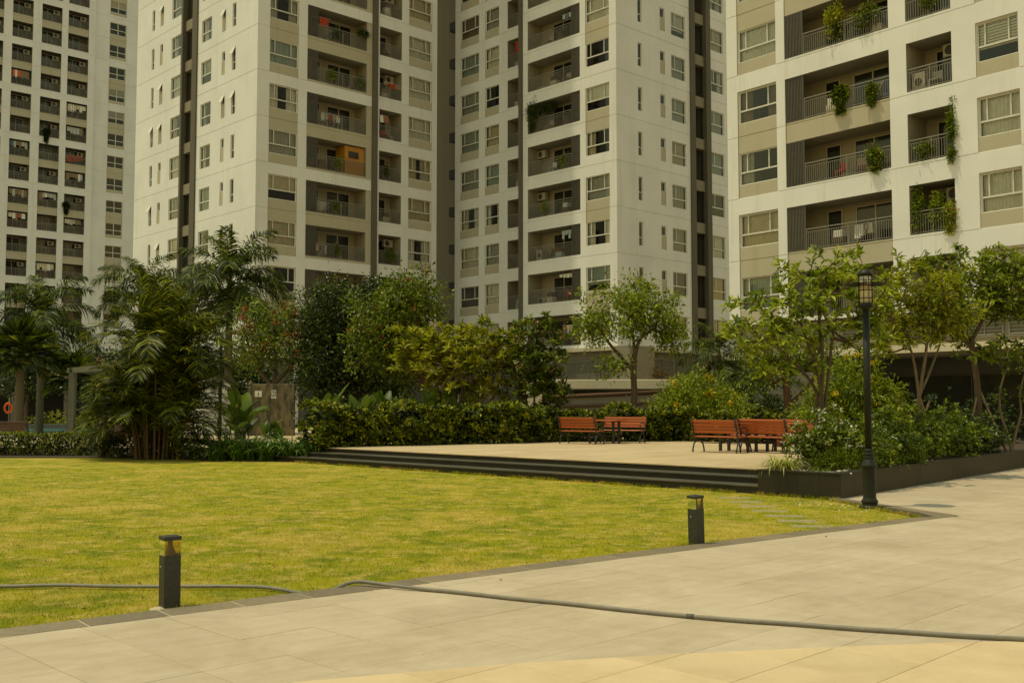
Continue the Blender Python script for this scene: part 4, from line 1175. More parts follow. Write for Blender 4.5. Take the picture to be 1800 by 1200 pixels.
# white curved wall by the pool
wv = MB(); n = 16
base = [(-15.9 + 2.2 * i / n, 50.5 - 1.2 * math.sin(math.pi * i / n)) for i in range(n + 1)]
top = [.9 + 2.0 * math.sin(math.pi * (.10 + .55 * i / n)) ** 1.4 for i in range(n + 1)]
v = []
for (x, y), h in zip(base, top): v += [(x, y, -.02), (x, y, h), (x, y + .3, h), (x, y + .3, -.02)]
f = []
for i in range(n):
    o_ = i * 4
    for k in range(4): f.append((o_ + k, o_ + (k + 1) % 4, o_ + 4 + (k + 1) % 4, o_ + 4 + k))
wv.add(v, f + [(0, 1, 2, 3), (n * 4 + 3, n * 4 + 2, n * 4 + 1, n * 4)])
tag(wv.build('curved_wall', M['white_paint']), 'white rendered curved wall by the pool behind the palm clump', 'wall')

# pool
struct(MB().prism([(-40, 50.5), (-19.0, 49.6), (-17.5, 53), (-19.5, 61), (-40, 63)], -.3, .22).build('pool_water', M['water']))
pc = MB()
pp_ = [(-40, 50.5), (-19.0, 49.6), (-17.5, 53), (-19.5, 61), (-40, 63)]
pc.prism([(-40, 49.9), (-18.7, 49.0), (-19.0, 49.6), (-40, 50.5)], -.1, .26); pc.prism([(-18.7, 49.0), (-16.9, 53), (-17.5, 53), (-19.0, 49.6)], -.1, .261)
struct(pc.build('pool_coping', M['pool_deck']))
struct(MB().prism([(-40, 63), (-19.5, 61), (-17.5, 53), (-16.9, 53), (-19.0, 61.6), (-40, 63.7)], -.1, .48).build('pool_edge', M['coping']))

# pergola, slim mast, pot, life ring, lantern
pg = thing('pergola', 'grey green square post pergola frame among the palms at the left', 'pergola', (-18.95, 45, 0))
MB().box(-.125, .125, -.125, .125, 0, 3.0).build('post', M['post'], pg)
MB().box(-.16, .16, -.16, .16, 3.75, 41 - 45 + 6.75 + .2).build('post_head', M['post'], pg) if False else None
MB().box(-.15, .15, -.15, .15, 0, 3.0).build('post', M['post'], pg, (18.95 - 16.05, 41.5 - 45, 0))
bmv = Vector((18.95 - 16.05, 41.5 - 45)); bl = bmv.length
MB().box(-.3, bl + .3, -.07, .07, 3.002, 3.22).build('beam', M['post'], pg, (0, 0, 0), math.atan2(bmv.y, bmv.x))
MB().box(-.3, 3.2, -.07, .07, 3.002, 3.2).build('beam', M['post'], pg, (.0, .12, 0), R(60))
ms = thing('mast', 'thin dark pole standing beside the big-leaved plants, right of the palm clump', 'pole', (-9.95, 35.6, 0))
MB().lathe([(.085, 0), (.085, .12), (.06, .16), (.055, 3.6), (.05, 3.7)], 14).build('shaft', M['lamp_iron'], ms)
MB().lathe([(.05, 3.7), (.14, 3.72), (.16, 3.8), (.10, 3.92), (.01, 3.96)], 14).build('head', M['lamp_iron'], ms)
pt = thing('garden_pot', 'big round brown pot beside the pergola post', 'pot', (-15.2, 40.0, .18))
MB().lathe([(.30, 0), (.48, .1), (.62, .35), (.62, .6), (.52, .85), (.46, .93), (.5, .98), (.46, 1.0)], 24).build('bowl', M['pot'], pt)
MB().lathe([(.44, .90), (.44, .94), (.1, .97)], 16).build('soil', M['soil'], pt)
lr = thing('life_ring', 'orange life ring hanging at the far left beside the palm trunk', 'life ring', (-18.95, 39.3, .18))
ring = MB(); N_ = 20; m_ = 8; vv = []; ff = []
for i in range(N_):
    a = 2 * math.pi * i / N_
    for j in range(m_):
        b_ = 2 * math.pi * j / m_; rr = .17 + .045 * math.cos(b_); vv.append((rr * math.cos(a) * .5, .05 * math.sin(b_) + rr * math.cos(a) * .6, 1.32 + rr * math.sin(a) * 1.0))
        ff.append((i * m_ + j, i * m_ + (j + 1) % m_, ((i + 1) % N_) * m_ + (j + 1) % m_, ((i + 1) % N_) * m_ + j))
ring.add(vv, ff, 0, True).build('ring', M['orange'], lr)
MB().tube([(0, .08, 0), (0, .08, 1.7)], .025, 8).build('stand', M['post'], lr)
lt = thing('lantern', 'small yellow oval lantern hanging near the pergola post', 'lantern', (-16.1, 40.6, 0))
MB().lathe([(.03, 2.02), (.10, 2.08), (.12, 2.2), (.10, 2.34), (.03, 2.42)], 12).build('shade', M['lantern'], lt)
MB().tube([(0, 0, 2.42), (0, 0, 3.0)], .006, 5).build('cord', M['iron'], lt)

# ramp shelter behind the hedge, right of centre
rs = thing('ramp_shelter', 'low beige ramp shelter with a sloping brown rail behind the hedge', 'shelter', (4.0, 46.5, 0), R(-3))
MB().cbox(-2.4, 3.4, -.15, 2.6, 2.33, 2.74, .02).build('roof_slab', M['canopy'], rs)
MB().box(-3.6, -2.42, -.5, 2.4, 0, 2.78).build('side_wall', M['canopy'], rs)
MB().box(-2.41, 3.4, 2.3, 2.5, 0, 2.32).build('back_wall', M['curtain_teal'], rs)
MB().add([(-2.4, -.3, 0), (3.4, -.3, 0), (3.4, -.3, 2.12), (-2.4, -.3, 1.86), (-2.4, -.1, 0), (3.4, -.1, 0), (3.4, -.1, 2.12), (-2.4, -.1, 1.86)], [(0, 1, 2, 3), (4, 7, 6, 5), (3, 2, 6, 7), (0, 3, 7, 4), (1, 5, 6, 2)]).build('ramp_wall', M['shaft_beam'], rs)
MB().tube([(-2.75, -.36, 1.94), (3.4, -.36, 2.22)], .085, 10).build('rail', M['bark_red'], rs)
MB().tube([(-2.4, -.36, 1.52), (3.4, -.36, 1.72)], .06, 10).build('rail', M['bark_red'], rs)
# low louvred wall under the right tower, behind the trees
bw = thing('garden_wall', 'brown rendered garden wall behind the trees left of the lamp post', 'wall', (11.2, 45.0, 0), R(-20))
MB().box(-3.0, 3.0, 0, .25, 0, 3.0).build('panel', M['shaft_beam'], bw)
link('louvre', louvre_mesh(2.0, .8), bw, (-.6, -.07, .9))
# ------------------------------------------------------------------ plants
def nrm(v): return v / (np.linalg.norm(v, axis=-1, keepdims=True) + 1e-9)
def rdir(n, r): return nrm(r.normal(0, 1, (n, 3)))

def ellip_points(n, c, rad, r, bias=2.4, flat=None):
    """points through an ellipsoid, denser towards its skin"""
    d = rdir(n, r); q_ = r.random(n) ** (1 / bias)
    lump = 1 + .22 * np.sin(d[:, 0] * 5.3 + c[0] * 3) * np.sin(d[:, 1] * 4.7 + 1.3) + .15 * np.sin(d[:, 2] * 7.1 + c[2])
    return np.array(c) + d * q_[:, None] * lump[:, None] * np.array(rad)

def skeleton(trunks, attr, r, tip_r=.008, start=.45, up=.15, cap=.5):
    """trunks: list of (points, r0, r1). Returns tube data and tips (position, direction)"""
    pos, par, fr, ok = [], [], [], []
    tubes = []
    for pts, r0, r1 in trunks:
        sp = smooth_path([Vector(p) for p in pts], 5); n = len(sp)
        rad = [r0 + (r1 - r0) * i / (n - 1) for i in range(n)]
        tubes.append(([tuple(p) for p in sp], rad, 9))
        last = -1
        for i, p in enumerate(sp):
            pos.append(np.array(p)); par.append(last); fr.append(rad[i]); ok.append(i / (n - 1) >= start); last = len(pos) - 1
    base_n = len(pos)
    tp = np.array([p for p, k in zip(pos, ok) if k])
    dist = np.min(np.linalg.norm(attr[:, None] - tp[None], axis=2), axis=1)
    order = np.argsort(dist)
    branches = []; tips = []
    arr = np.array(pos); okm = np.array(ok)
    arrs = [arr]; 
    P = list(pos); OK = list(ok); count = [0] * len(P)
    for ai in order:
        a = attr[ai]; A_ = np.array(P)
        vec = a - A_
        d = np.linalg.norm(vec, axis=1) + np.where(np.array(OK), 0, 1e6)
        d = d + .5 * np.maximum(0, A_[:, 2] - a[2])             # branches seldom grow downwards
        i = int(np.argmin(d)); p0 = P[i]; L = np.linalg.norm(a - p0)
        if L < .02: tips.append((a, np.array([0, 0, 1.0]))); continue
        pd = nrm(p0 - P[par[i]]) if par[i] >= 0 else np.array([0, 0, 1.0])
        c1 = p0 + pd * L * .35 + r.normal(0, .05, 3) * L
        c2 = a - np.array([0, 0, up]) * L * .6 - (a - p0) * .25 + r.normal(0, .05, 3) * L
        k = 4; idx = [i]; prev = i
        for s in range(1, k + 1):
            t = s / k
            q_ = (1 - t) ** 3 * p0 + 3 * (1 - t) ** 2 * t * c1 + 3 * (1 - t) * t * t * c2 + t ** 3 * a
            P.append(q_); par.append(prev); OK.append(True); fr.append(None); count.append(0); prev = len(P) - 1; idx.append(prev)
        branches.append(idx); tips.append((a, nrm(a - c2)))
        j = prev
        while j >= 0: count[j] += 1; j = par[j]
    for idx in branches:
        rad = []
        for j in idx:
            if fr[j] is not None: rad.append(min(fr[j] * .8, tip_r * max(1, count[idx[1]]) ** cap * 1.1))
            else: rad.append(tip_r * max(1, count[j]) ** cap)
        tubes.append(([tuple(P[j]) for j in idx], rad, 5))
    return tubes, tips

def wood_mesh(tubes, mat, name='trunk'):
    mb = MB()
    for pts, rad, n in tubes: mb.tube(pts, rad, n, cap=False)
    return mb.mesh(name, mat)

def rosettes(fm, tips, r, n, L, W, spread=(35, 95), tint=(.5, .2), droop=.15, back=0.0):
    for p, d in tips:
        m = max(3, int(n * (.7 + .6 * r.random())))
        d = nrm(d * .6 + np.array([0, 0, .55]) + r.normal(0, .2, 3))
        a = nrm(np.cross(d, np.array([.3, .8, .1]))); b = np.cross(d, a)
        ph = r.random(m) * 2 * np.pi; th = np.radians(spread[0] + (spread[1] - spread[0]) * r.random(m))
        D = d * np.cos(th)[:, None] + (a * np.cos(ph)[:, None] + b * np.sin(ph)[:, None]) * np.sin(th)[:, None]
        N = nrm(d * np.sin(th)[:, None] - (a * np.cos(ph)[:, None] + b * np.sin(ph)[:, None]) * np.cos(th)[:, None] + r.normal(0, .2, (m, 3)))
        ll = L * (.65 + .5 * r.random(m)); ww = W * (.7 + .5 * r.random(m))
        P = p - d * (r.random(m) * back)[:, None] + D * .02
        base = np.clip(r.normal(tint[0], tint[1] * .6), 0, 1)
        fm.leaves(P, D, N, ll, ww, np.clip(base + r.normal(0, tint[1], m), 0, 1), .18, droop)
def sprays(fm, tips, r, n, s, L, W, tint=(.5, .2), down=.25, upn=.8):
    for p, d in tips:
        m = max(3, int(n * (.6 + .8 * r.random())))
        off = r.normal(0, 1, (m, 3)) * s
        P = p + off
        D = nrm(nrm(off + 1e-6) * .7 + d * .5 + r.normal(0, .5, (m, 3)) + np.array([0, 0, -down]))
        N = nrm(np.array([0, 0, upn]) + r.normal(0, .55, (m, 3)))
        base = np.clip(r.normal(tint[0], tint[1] * .6), 0, 1)
        fm.leaves(P, D, N, L * (.6 + .7 * r.random(m)), W * (.6 + .7 * r.random(m)), np.clip(base + r.normal(0, tint[1], m), 0, 1))
def blossoms(fm, tips, r, frac, n, s, size, off=.06):
    for p, d in tips:
        if r.random() > frac: continue
        m = n; c = p + nrm(d + np.array([0, 0, .6])) * off
        P = c + r.normal(0, s, (m, 3)); D = rdir(m, r); D[:, 2] = np.abs(D[:, 2]) * .5
        fm.leaves(P, D, rdir(m, r), size, size * .8, r.random(m))

def tree(name, label, cat, base, trunks, crowns, seed, bark, leaf, style, flowers=None, tip_r=.008, start=.45, up=.15, group=None, stakes=None, inner=0, bias=2.4):
    """crowns: (centre, radii, clusters) relative to base"""
    r = np.random.default_rng(seed)
    t = thing(name, label, cat, base, 0, group)
    attr = np.concatenate([ellip_points(n, c, rad, r, bias) for c, rad, n in crowns])
    tubes, tips = skeleton(trunks, attr, r, tip_r, start, up)
    link('trunk', wood_mesh(tubes, M[bark]), t)
    fm = FM()
    (rosettes if style[0] == 'rosette' else sprays)(fm, tips, r, **style[1])
    if inner:
        extra = [(p, d) for p, d in zip(np.concatenate([ellip_points(inner, c, [x * .75 for x in rad], r, 3) for c, rad, n in crowns]), rdir(inner * len(crowns), r))]
        sprays(fm, extra, r, 8, .12, style[1]['L'], style[1]['W'], (.25, .15))  # lower tint imitates the shade inside the crown
    fm.build('crown', M[leaf], t)
    for fl in (flowers or []):
        ff = FM(); blossoms(ff, tips, r, *fl[1:]); 
        if ff.n: stuff(ff.build('blossoms', M[fl[0]], t))
    for a, b, rad in (stakes or []):
        MB().tube([a, b], [rad, rad * .85], 7).build('stake', M['stake'], t)
    return t

# ---- frond of a feather palm: local x outwards, shared by all copies
def frond_mesh(name, L, elev, curl, nl, ll, lw, mat, seed, vee=.35, twist=0.0, droop=.35, stem=.12, sparse=0.0):
    r = np.random.default_rng(seed); n = 26
    pts = [np.zeros(3)]; e = R(elev)
    for i in range(n):
        f = i / n; ang = e - R(curl) * f ** 1.4
        pts.append(pts[-1] + np.array([math.cos(ang), 0, math.sin(ang)]) * L / n)
    pts = np.array(pts)
    fm = FM()
    # rachis as a three-sided strip
    V = []; T_ = []
    for i, p in enumerate(pts):
        w = .022 * (1 - .85 * i / n) * L / 2.5 + .003
        V += [p + [0, w, 0], p + [0, -w, 0], p + [0, 0, w * 1.2]]
    for i in range(n):
        for a, b in ((0, 1), (1, 2), (2, 0)):
            T_ += [(3 * i + a, 3 * i + b, 3 * i + 3 + b), (3 * i + a, 3 * i + 3 + b, 3 * i + 3 + a)]
    fm.tris(np.array(V), np.array(T_), np.full(len(T_), .75))
    ts = np.linspace(stem, .99, nl)
    for side in (-1, 1):
        t = np.clip(ts + r.normal(0, .004, nl), stem, .995)
        if sparse: t = t[r.random(nl) > sparse]
        m = len(t); k = t * n; i0 = np.clip(k.astype(int), 0, n - 1); f = (k - i0)[:, None]
        P = pts[i0] * (1 - f) + pts[i0 + 1] * f
        tan = nrm(pts[i0 + 1] - pts[i0])
        nor = np.stack([-tan[:, 2], np.zeros(m), tan[:, 0]], 1)
        prof = (np.sin(np.pi * np.clip((t - stem) / (1 - stem) * .93 + .05, 0, 1)) ** .6)
        length = ll * prof * (.85 + .3 * r.random(m))
        forward = .35 + .65 * t + r.normal(0, .08, m)
        S = np.array([0, side, 0.0])
        v = vee + r.normal(0, .42 if nl > 60 else .20, m)
        D = nrm(S + tan * forward[:, None] + nor * v[:, None])
        N = nrm(nor + r.normal(0, .25, (m, 3)))
        W = lw * (.8 + .4 * r.random(m))
        Sd = nrm(np.cross(D, N)); g = np.array([0, 0, -1.0])
        mid = P + D * (length * .5)[:, None] + g * (length * droop * .18)[:, None]
        tip = P + D * (length * .93)[:, None] + g * (length * droop * .75)[:, None]
        w2 = (W / 2)[:, None]
        VV = np.stack([P - Sd * w2 * .5, P + Sd * w2 * .5, mid - Sd * w2, mid + Sd * w2, tip], 1).reshape(-1, 3)
        b = np.arange(m)[:, None] * 5
        TT = np.stack([b + [0, 1, 3], b + [0, 3, 2], b + [2, 3, 4]], 1).reshape(-1, 3)
        fm.tris(VV, TT, np.repeat(np.clip(r.normal(.48, .28, m), 0, 1), 3))
    return fm.mesh(name, mat)
RF = [frond_mesh('frond', 2.75, e, c, 84, .84, .050, M['frond'], 30 + i, vee=.32, droop=.66) for i, (e, c) in enumerate(((76, 70), (62, 88), (44, 95), (24, 90), (2, 75), (-25, 50)))]
def feather_palm(label, x, y, h, seed, lean=(0, 0), r0=.19, scale=1.0, nf=17, trunk='palm_trunk', group=None, shaft=True):
    r = np.random.default_rng(seed)
    t = thing('palm_tree', label, 'palm', (x, y, -.02), 0, group)
    pts = [(lean[0] * f * f, lean[1] * f * f, h * f) for f in np.linspace(0, 1, 9)]
    mb = MB(); sp = smooth_path(pts, 4)
    mb.tube(sp, [r0 * (1.25 if i == 0 else 1.0 + .04 * math.sin(i * 2.2)) * (1 - .22 * i / len(sp)) for i in range(len(sp))], 12, cap=False)
    link('trunk', mb.mesh('trunk', M[trunk]), t)
    top = Vector(pts[-1])
    if shaft:
        MB().tube([top + Vector((0, 0, -.05)), top + Vector((0, 0, .35)), top + Vector((0, 0, .8))], [r0 * .80, r0 * .72, r0 * .3], 10).build('crown_shaft', M['palm_shaft'], t)
        top = top + Vector((0, 0, .7))
    for i in range(nf):
        k = min(5, int(6 * ((i + .5) / nf) ** .8))
        a = i * 2.39996 + r.normal(0, .15)
        link('frond', RF[k], t, (top.x, top.y, top.z - .05 * k), rot=(r.normal(0, .06), r.normal(0, .06), a), scale=scale * (.9 + .2 * r.random()))
    return t
feather_palm('tall feather palm behind the palm clump, largest crown against the white tower', -14.15, 52, 7.2, 1, r0=.21, scale=1.2, nf=28, shaft=True)
feather_palm('feather palm left of the tallest palm, before the shaded corner of the white tower', -21.4, 60, 7.6, 2, r0=.2, scale=1.12, nf=20)
feather_palm('feather palm with drooping fronds second from the left edge', -24.4, 54, 5.5, 3, r0=.2, scale=1.15, nf=22)
feather_palm('low grey green feather palm right of the middle, beside the yellow flower bush', 8.95, 45, 3.25, 5, r0=.15, scale=.72, nf=16, shaft=True)
feather_palm('small dark feather palm in the shade between the two yellow flower bushes', 10.1, 42.5, 2.2, 6, r0=.09, scale=.72, nf=14, shaft=False)

# fan palm at the left edge
def fan_leaf(seed):
    r = np.random.default_rng(seed); fm = FM(); n = 34
    st_ = np.array([[0, 0, 0], [.45, 0, .12], [.75, 0, .1]])
    V = []; T_ = []
    for p in st_: V += [p + [0, .012, 0], p + [0, -.012, 0], p + [0, 0, .015]]
    for i in range(2):
        for a, b in ((0, 1), (1, 2), (2, 0)): T_ += [(3 * i + a, 3 * i + b, 3 * i + 3 + b), (3 * i + a, 3 * i + 3 + b, 3 * i + 3 + a)]
    fm.tris(np.array(V), np.array(T_), np.full(len(T_), .6))
    a = np.linspace(-2.3, 2.3, n); P = np.tile(st_[2], (n, 1))
    D = np.stack([np.cos(a), np.sin(a), .1 + .25 * np.abs(np.sin(a)) + r.normal(0, .05, n)], 1)
    L = .78 * (.8 + .2 * np.cos(a)) * (.9 + .2 * r.random(n))
    fm.leaves(P, D, np.tile([0, 0, 1.0], (n, 1)) + r.normal(0, .2, (n, 3)), L, .085, np.clip(r.normal(.5, .2, n), 0, 1), .25, .35)
    return fm.mesh('fan_leaf', M['frond'])
FL = [fan_leaf(i) for i in range(3)]
def fan_palm(label, x, y, h, seed, nf=26, s=1.15):
    r = np.random.default_rng(seed); t = thing('fan_palm', label, 'palm', (x, y, -.02))
    mb = MB(); zz = np.linspace(0, h, 14)
    mb.tube([(0, 0, z) for z in zz], [.19 + .02 * math.sin(i * 2.7) for i in range(14)], 12, cap=False); link('trunk', mb.mesh('trunk', M['palm_trunk']), t)
    for i in range(nf):
        el = R(75 - 120 * (i / nf)); a = i * 2.39996
        link('leaf', FL[i % 3], t, (0, 0, h - .1), rot=(0, -el, a), scale=s * (.85 + .3 * r.random()))
    return t
fan_palm('dense fan palm cut by the left edge of the picture', -22.4, 47.5, 3.9, 4)
fan_palm('lower fan palm behind the pink blossom tree at the left', -20.9, 49.5, 2.9, 9, 20, .95)

# areca clump
AF = [frond_mesh('frond', 2.45, e, c, 44, .70, .042, M['frond_areca'], 50 + i, vee=.5, droop=.42, stem=.2) for i, (e, c) in enumerate(((86, 35), (77, 65), (67, 90), (55, 110), (38, 118)))]
r_ = np.random.default_rng(77)
ar = thing('areca_palm', 'big dark clump of many-stemmed palm at the far side of the lawn', 'palm', (-10.85, 31.9, -.02))
for i in range(34):
    a = i * 2.39996; d = .10 + .62 * math.sqrt((i % 24 + .5) / 24); h = (.5 + 3.2 * r_.random() ** .8) * (1.2 - d * .55)
    if i >= 24: d = .35 + .4 * r_.random(); h = .45 + .9 * r_.random()
    bx, by = math.cos(a) * d, math.sin(a) * d * .8; lx, ly = bx * (1.15 + .16 * h), by * (1.15 + .16 * h)
    pts = [(bx, by, 0), (bx + (lx - bx) * .25, by + (ly - by) * .25, h * .4), (bx + (lx - bx) * .6, by + (ly - by) * .6, h * .75), (lx, ly, h)]
    MB().tube(smooth_path(pts, 3), [.036 - .014 * k / 9 for k in range(10)], 7, cap=False).build('stem', M['bark'], ar)
    for k in range(8):
        v_ = min(4, int(k * .7)); az = k * 2.39996 + a
        if k > 2: az = math.atan2(ly, lx) + r_.normal(0, 1.0)
        link('frond', AF[v_], ar, (lx, ly, h - .05), rot=(r_.normal(0, .08), r_.normal(0, .08), az), scale=(.60 + .38 * r_.random()) * (1.12 if h > 2.6 else .95))

for i in range(7):
    a = i * 2.39996; d = .2 + .3 * r_.random()
    link('frond', AF[2 + i % 3], ar, (math.cos(a) * d * .7, math.sin(a) * d * .6 - .1, .1 + .9 * r_.random()), rot=(r_.normal(0, .1), r_.normal(0, .1), a + r_.normal(0, .3)), scale=.42 + .25 * r_.random())

# ---- trees
LS = lambda n, s, L, W, tint=(.5, .2), down=.25, upn=.8: ('spray', dict(n=n, s=s, L=L, W=W, tint=tint, down=down, upn=upn))
RS = lambda n, L, W, spread=(35, 95), tint=(.5, .2), droop=.15, back=.05: ('rosette', dict(n=n, L=L, W=W, spread=spread, tint=tint, droop=droop, back=back))
# dense dark tree
tree('shade_tree', 'dense dark green tree in front of the left white tower', 'tree', (-7.1, 44, 0),
     [([(0, 0, 0), (.05, 0, 1.0), (0, .1, 2.2), (.1, .1, 3.6), (0, 0, 5.0)], .20, .07)],
     [((-.3, 0, 4.7), (1.85, 1.7, 2.6), 430), ((1.7, .2, 4.9), (1.9, 1.5, 2.4), 360), ((-.3, .1, 2.9), (2.1, 1.6, 1.5), 260), ((1.9, .2, 3.0), (1.6, 1.3, 1.4), 190)], 21, 'bark', 'leaf_dark', LS(38, .17, .145, .078, (.52, .24)), inner=140)
# red flowering tree in front of it, leaning trunk
tree('flowering_tree', 'loose green tree with a few red flowers and a leaning red-brown trunk', 'tree', (-3.25, 40.2, 0),
     [([(0, 0, 0), (.05, 0, .9), (.0, 0, 1.7), (-.15, 0, 2.4)], .21, .15), ([(-.12, 0, 2.2), (-.5, 0, 2.9), (-1.1, 0, 3.25), (-1.5, .1, 3.9)], .12, .07), ([(-.15, 0, 2.4), (-.1, .1, 3.2), (-.5, .1, 4.2), (-.6, .1, 5.2)], .11, .05)],
     [((-1.35, 0, 4.7), (1.65, 1.4, 1.75), 230), ((-.55, .1, 5.6), (1.2, 1.1, 1.35), 110), ((-2.0, 0, 3.7), (1.2, 1.1, 1.1), 90), ((-.9, 0, 3.2), (1.0, .9, .8), 50)], 22, 'bark_red', 'leaf_mid', LS(24, .16, .165, .08, (.6, .25)),
     flowers=[('petal_red', .06, 18, .07, .11)], start=.6, stakes=[((-.75, -.5, 0), (.05, 0, 1.9), .025), ((.55, -.35, 0), (-.05, 0, 1.9), .025), ((-.28, -.6, 0), (-.1, 0, 1.75), .022)])
# red flowering tree growing behind the stone wall
tree('flowering_tree', 'open tree with red blossoms growing behind the brown slate wall', 'tree', (-10.2, 44.5, 0),
     [([(0, 0, 0), (0, 0, 1.6), (.02, 0, 2.5)], .17, .14), ([(0, 0, 2.4), (-.5, 0, 3.0), (-.95, .1, 3.7), (-1.2, .1, 4.6)], .11, .04), ([(.02, 0, 2.5), (.55, 0, 3.0), (1.0, 0, 3.6), (1.2, .1, 4.5)], .11, .04), ([(.02, 0, 2.5), (.1, .2, 3.6), (0, .2, 4.8)], .08, .03)],
     [((-.1, 0, 4.75), (1.95, 1.5, 1.5), 150), ((.9, 0, 4.2), (1.2, 1.1, 1.2), 50), ((-1.0, .1, 4.0), (1.1, 1.1, 1.1), 45)], 23, 'bark', 'leaf_mid', LS(22, .16, .165, .08, (.55, .26)),
     flowers=[('petal_red', .2, 20, .08, .11)], start=.5)
# frangipani, yellow green
fr_tr = []
rr = np.random.default_rng(5)
for i in range(9):
    a = -1.2 + 2.4 * i / 8; fr_tr.append(([(a * .25, rr.normal(0, .1), 0), (a * .45, rr.normal(0, .15), .8), (a * .95, rr.normal(0, .3), 1.7), (a * 1.45 + rr.normal(0, .1), rr.normal(0, .5), 2.6 + rr.random() * .5)], .06, .026))
tree('frangipani', 'wide yellow green frangipani with many pale stems behind the long hedge', 'tree', (-1.75, 37.3, .3), fr_tr,
     [((0, 0, 3.05), (2.35, 1.5, 1.25), 330), ((-1.5, 0, 3.2), (.9, .9, .8), 60), ((.2, 0, 1.9), (2.0, 1.2, .6), 60)], 24, 'bark_pale', 'leaf_yellow', RS(17, .30, .085, (20, 90), (.55, .28)),
     flowers=[('petal_pink', .05, 8, .05, .07)], start=.55, tip_r=.012, up=.5)
pk_tr = []
for i in range(7):
    a = -1.0 + 2.0 * i / 6; pk_tr.append(([(a * .2 - .2, rr.normal(0, .1), 0), (a * .4, rr.normal(0, .15), .7), (a * .85, rr.normal(0, .3), 1.5), (a * 1.15, rr.normal(0, .4), 2.3 + rr.random() * .6)], .055, .024))
tree('frangipani', 'dark leaved frangipani with pink blossoms beside the beige ramp shelter', 'tree', (.78, 36.4, .3), pk_tr,
     [((0, 0, 2.85), (1.3, 1.3, 1.5), 230), ((.3, 0, 1.7), (1.1, .9, .8), 60)], 25, 'bark', 'leaf_mid', RS(17, .25, .09, (30, 100), (.40, .25)),
     flowers=[('petal_pink', .30, 9, .055, .07)], start=.55, tip_r=.012, up=.5)
# umbrella shaped tree
tree('umbrella_tree', 'light green tree with a spreading umbrella crown right of the middle', 'tree', (4.62, 40.5, 0),
     [([(-.05, 0, 0), (0, 0, .9), (.12, 0, 1.9), (.1, 0, 2.9), (.15, 0, 3.6)], .155, .10), ([(.12, 0, 2.9), (-.4, .1, 3.5), (-.9, .1, 4.1), (-1.2, 0, 4.6)], .085, .035), ([(.15, 0, 3.5), (.4, .1, 4.2), (1.0, .1, 4.6)], .085, .035), ([(.15, 0, 3.6), (.1, .2, 4.4), (-.1, .2, 5.3)], .07, .03)],
     [((0, 0, 5.4), (1.95, 1.6, 1.25), 200), ((-1.4, 0, 4.6), (.75, .9, .7), 42), ((1.45, 0, 4.35), (.75, .8, .85), 46), ((-.75, -.3, 3.1), (.75, .5, .35), 20)], 26, 'bark', 'leaf_light', LS(20, .15, .19, .075, (.48, .25), .45),
     start=.55, stakes=[((-.5, -.4, 0), (.05, 0, 1.75), .03), ((.45, -.35, 0), (-.18, 0, 2.0), .03)])
# small tree with thick trunk behind, left of the lamp
tree('shade_tree', 'small tree with a thick dark trunk behind the staked tree, above the benches', 'tree', (9.0, 34, 0),
     [([(0, 0, 0), (0, 0, 1.2), (-.05, 0, 2.0), (-.1, 0, 2.6)], .15, .10), ([(0, 0, 1.6), (.45, 0, 2.0), (.85, 0, 2.5), (1.0, 0, 3.0)], .09, .04)],
     [((-.2, 0, 3.3), (1.35, 1.2, .95), 110), ((.9, 0, 3.4), (.9, .9, .7), 45), ((-.9, 0, 2.6), (.7, .7, .5), 30)], 27, 'bark_red', 'leaf_mid', LS(17, .15, .15, .062, (.5, .22), .4), start=.5,
     stakes=[((-.5, -.3, 0), (0, 0, 1.4), .03), ((.4, -.3, 0), (0, 0, 1.5), .03)])
# staked tree in the planter, large light leaves
_t1 = tree('staked_tree', 'staked multi-stemmed tree with large light leaves in the planter, left of the lamp post', 'tree', (6.28, 21.3, PH - .05),
     [([(0, 0, 0), (-.02, 0, .7), (.02, 0, 1.5), (.08, 0, 2.4), (.02, 0, 3.3), (.1, 0, 4.2)], .065, .03), ([(.05, .05, 0), (.08, .05, 1.0), (.2, .05, 1.9), (.3, 0, 2.8), (.45, 0, 3.6)], .05, .025), ([(-.05, .05, .0), (-.1, .05, 1.1), (-.05, .05, 1.6), (-.35, .05, 2.1), (-.85, 0, 2.55), (-1.1, 0, 3.1)], .05, .022), ([(.0, -.05, .2), (.05, -.05, 1.3), (-.1, -.05, 2.2), (-.4, 0, 3.2)], .045, .022)],
     [((.35, 0, 4.2), (1.5, 1.1, .85), 84), ((-1.35, 0, 3.2), (.9, .8, .8), 50), ((.25, 0, 3.15), (1.3, 1.0, .75), 46), ((-.75, 0, 2.35), (.9, .7, .4), 18), ((1.25, 0, 3.3), (.6, .7, .9), 22)], 28, 'bark', 'leaf_light', RS(12, .22, .085, (25, 105), (.58, .28), .2, .22), start=.5, up=.3,
     stakes=[((-.42, -.25, 0), (.02, 0, 1.35), .026), ((.42, -.3, 0), (0, .02, 1.3), .026), ((-.1, .5, 0), (0, 0, 1.3), .026)])
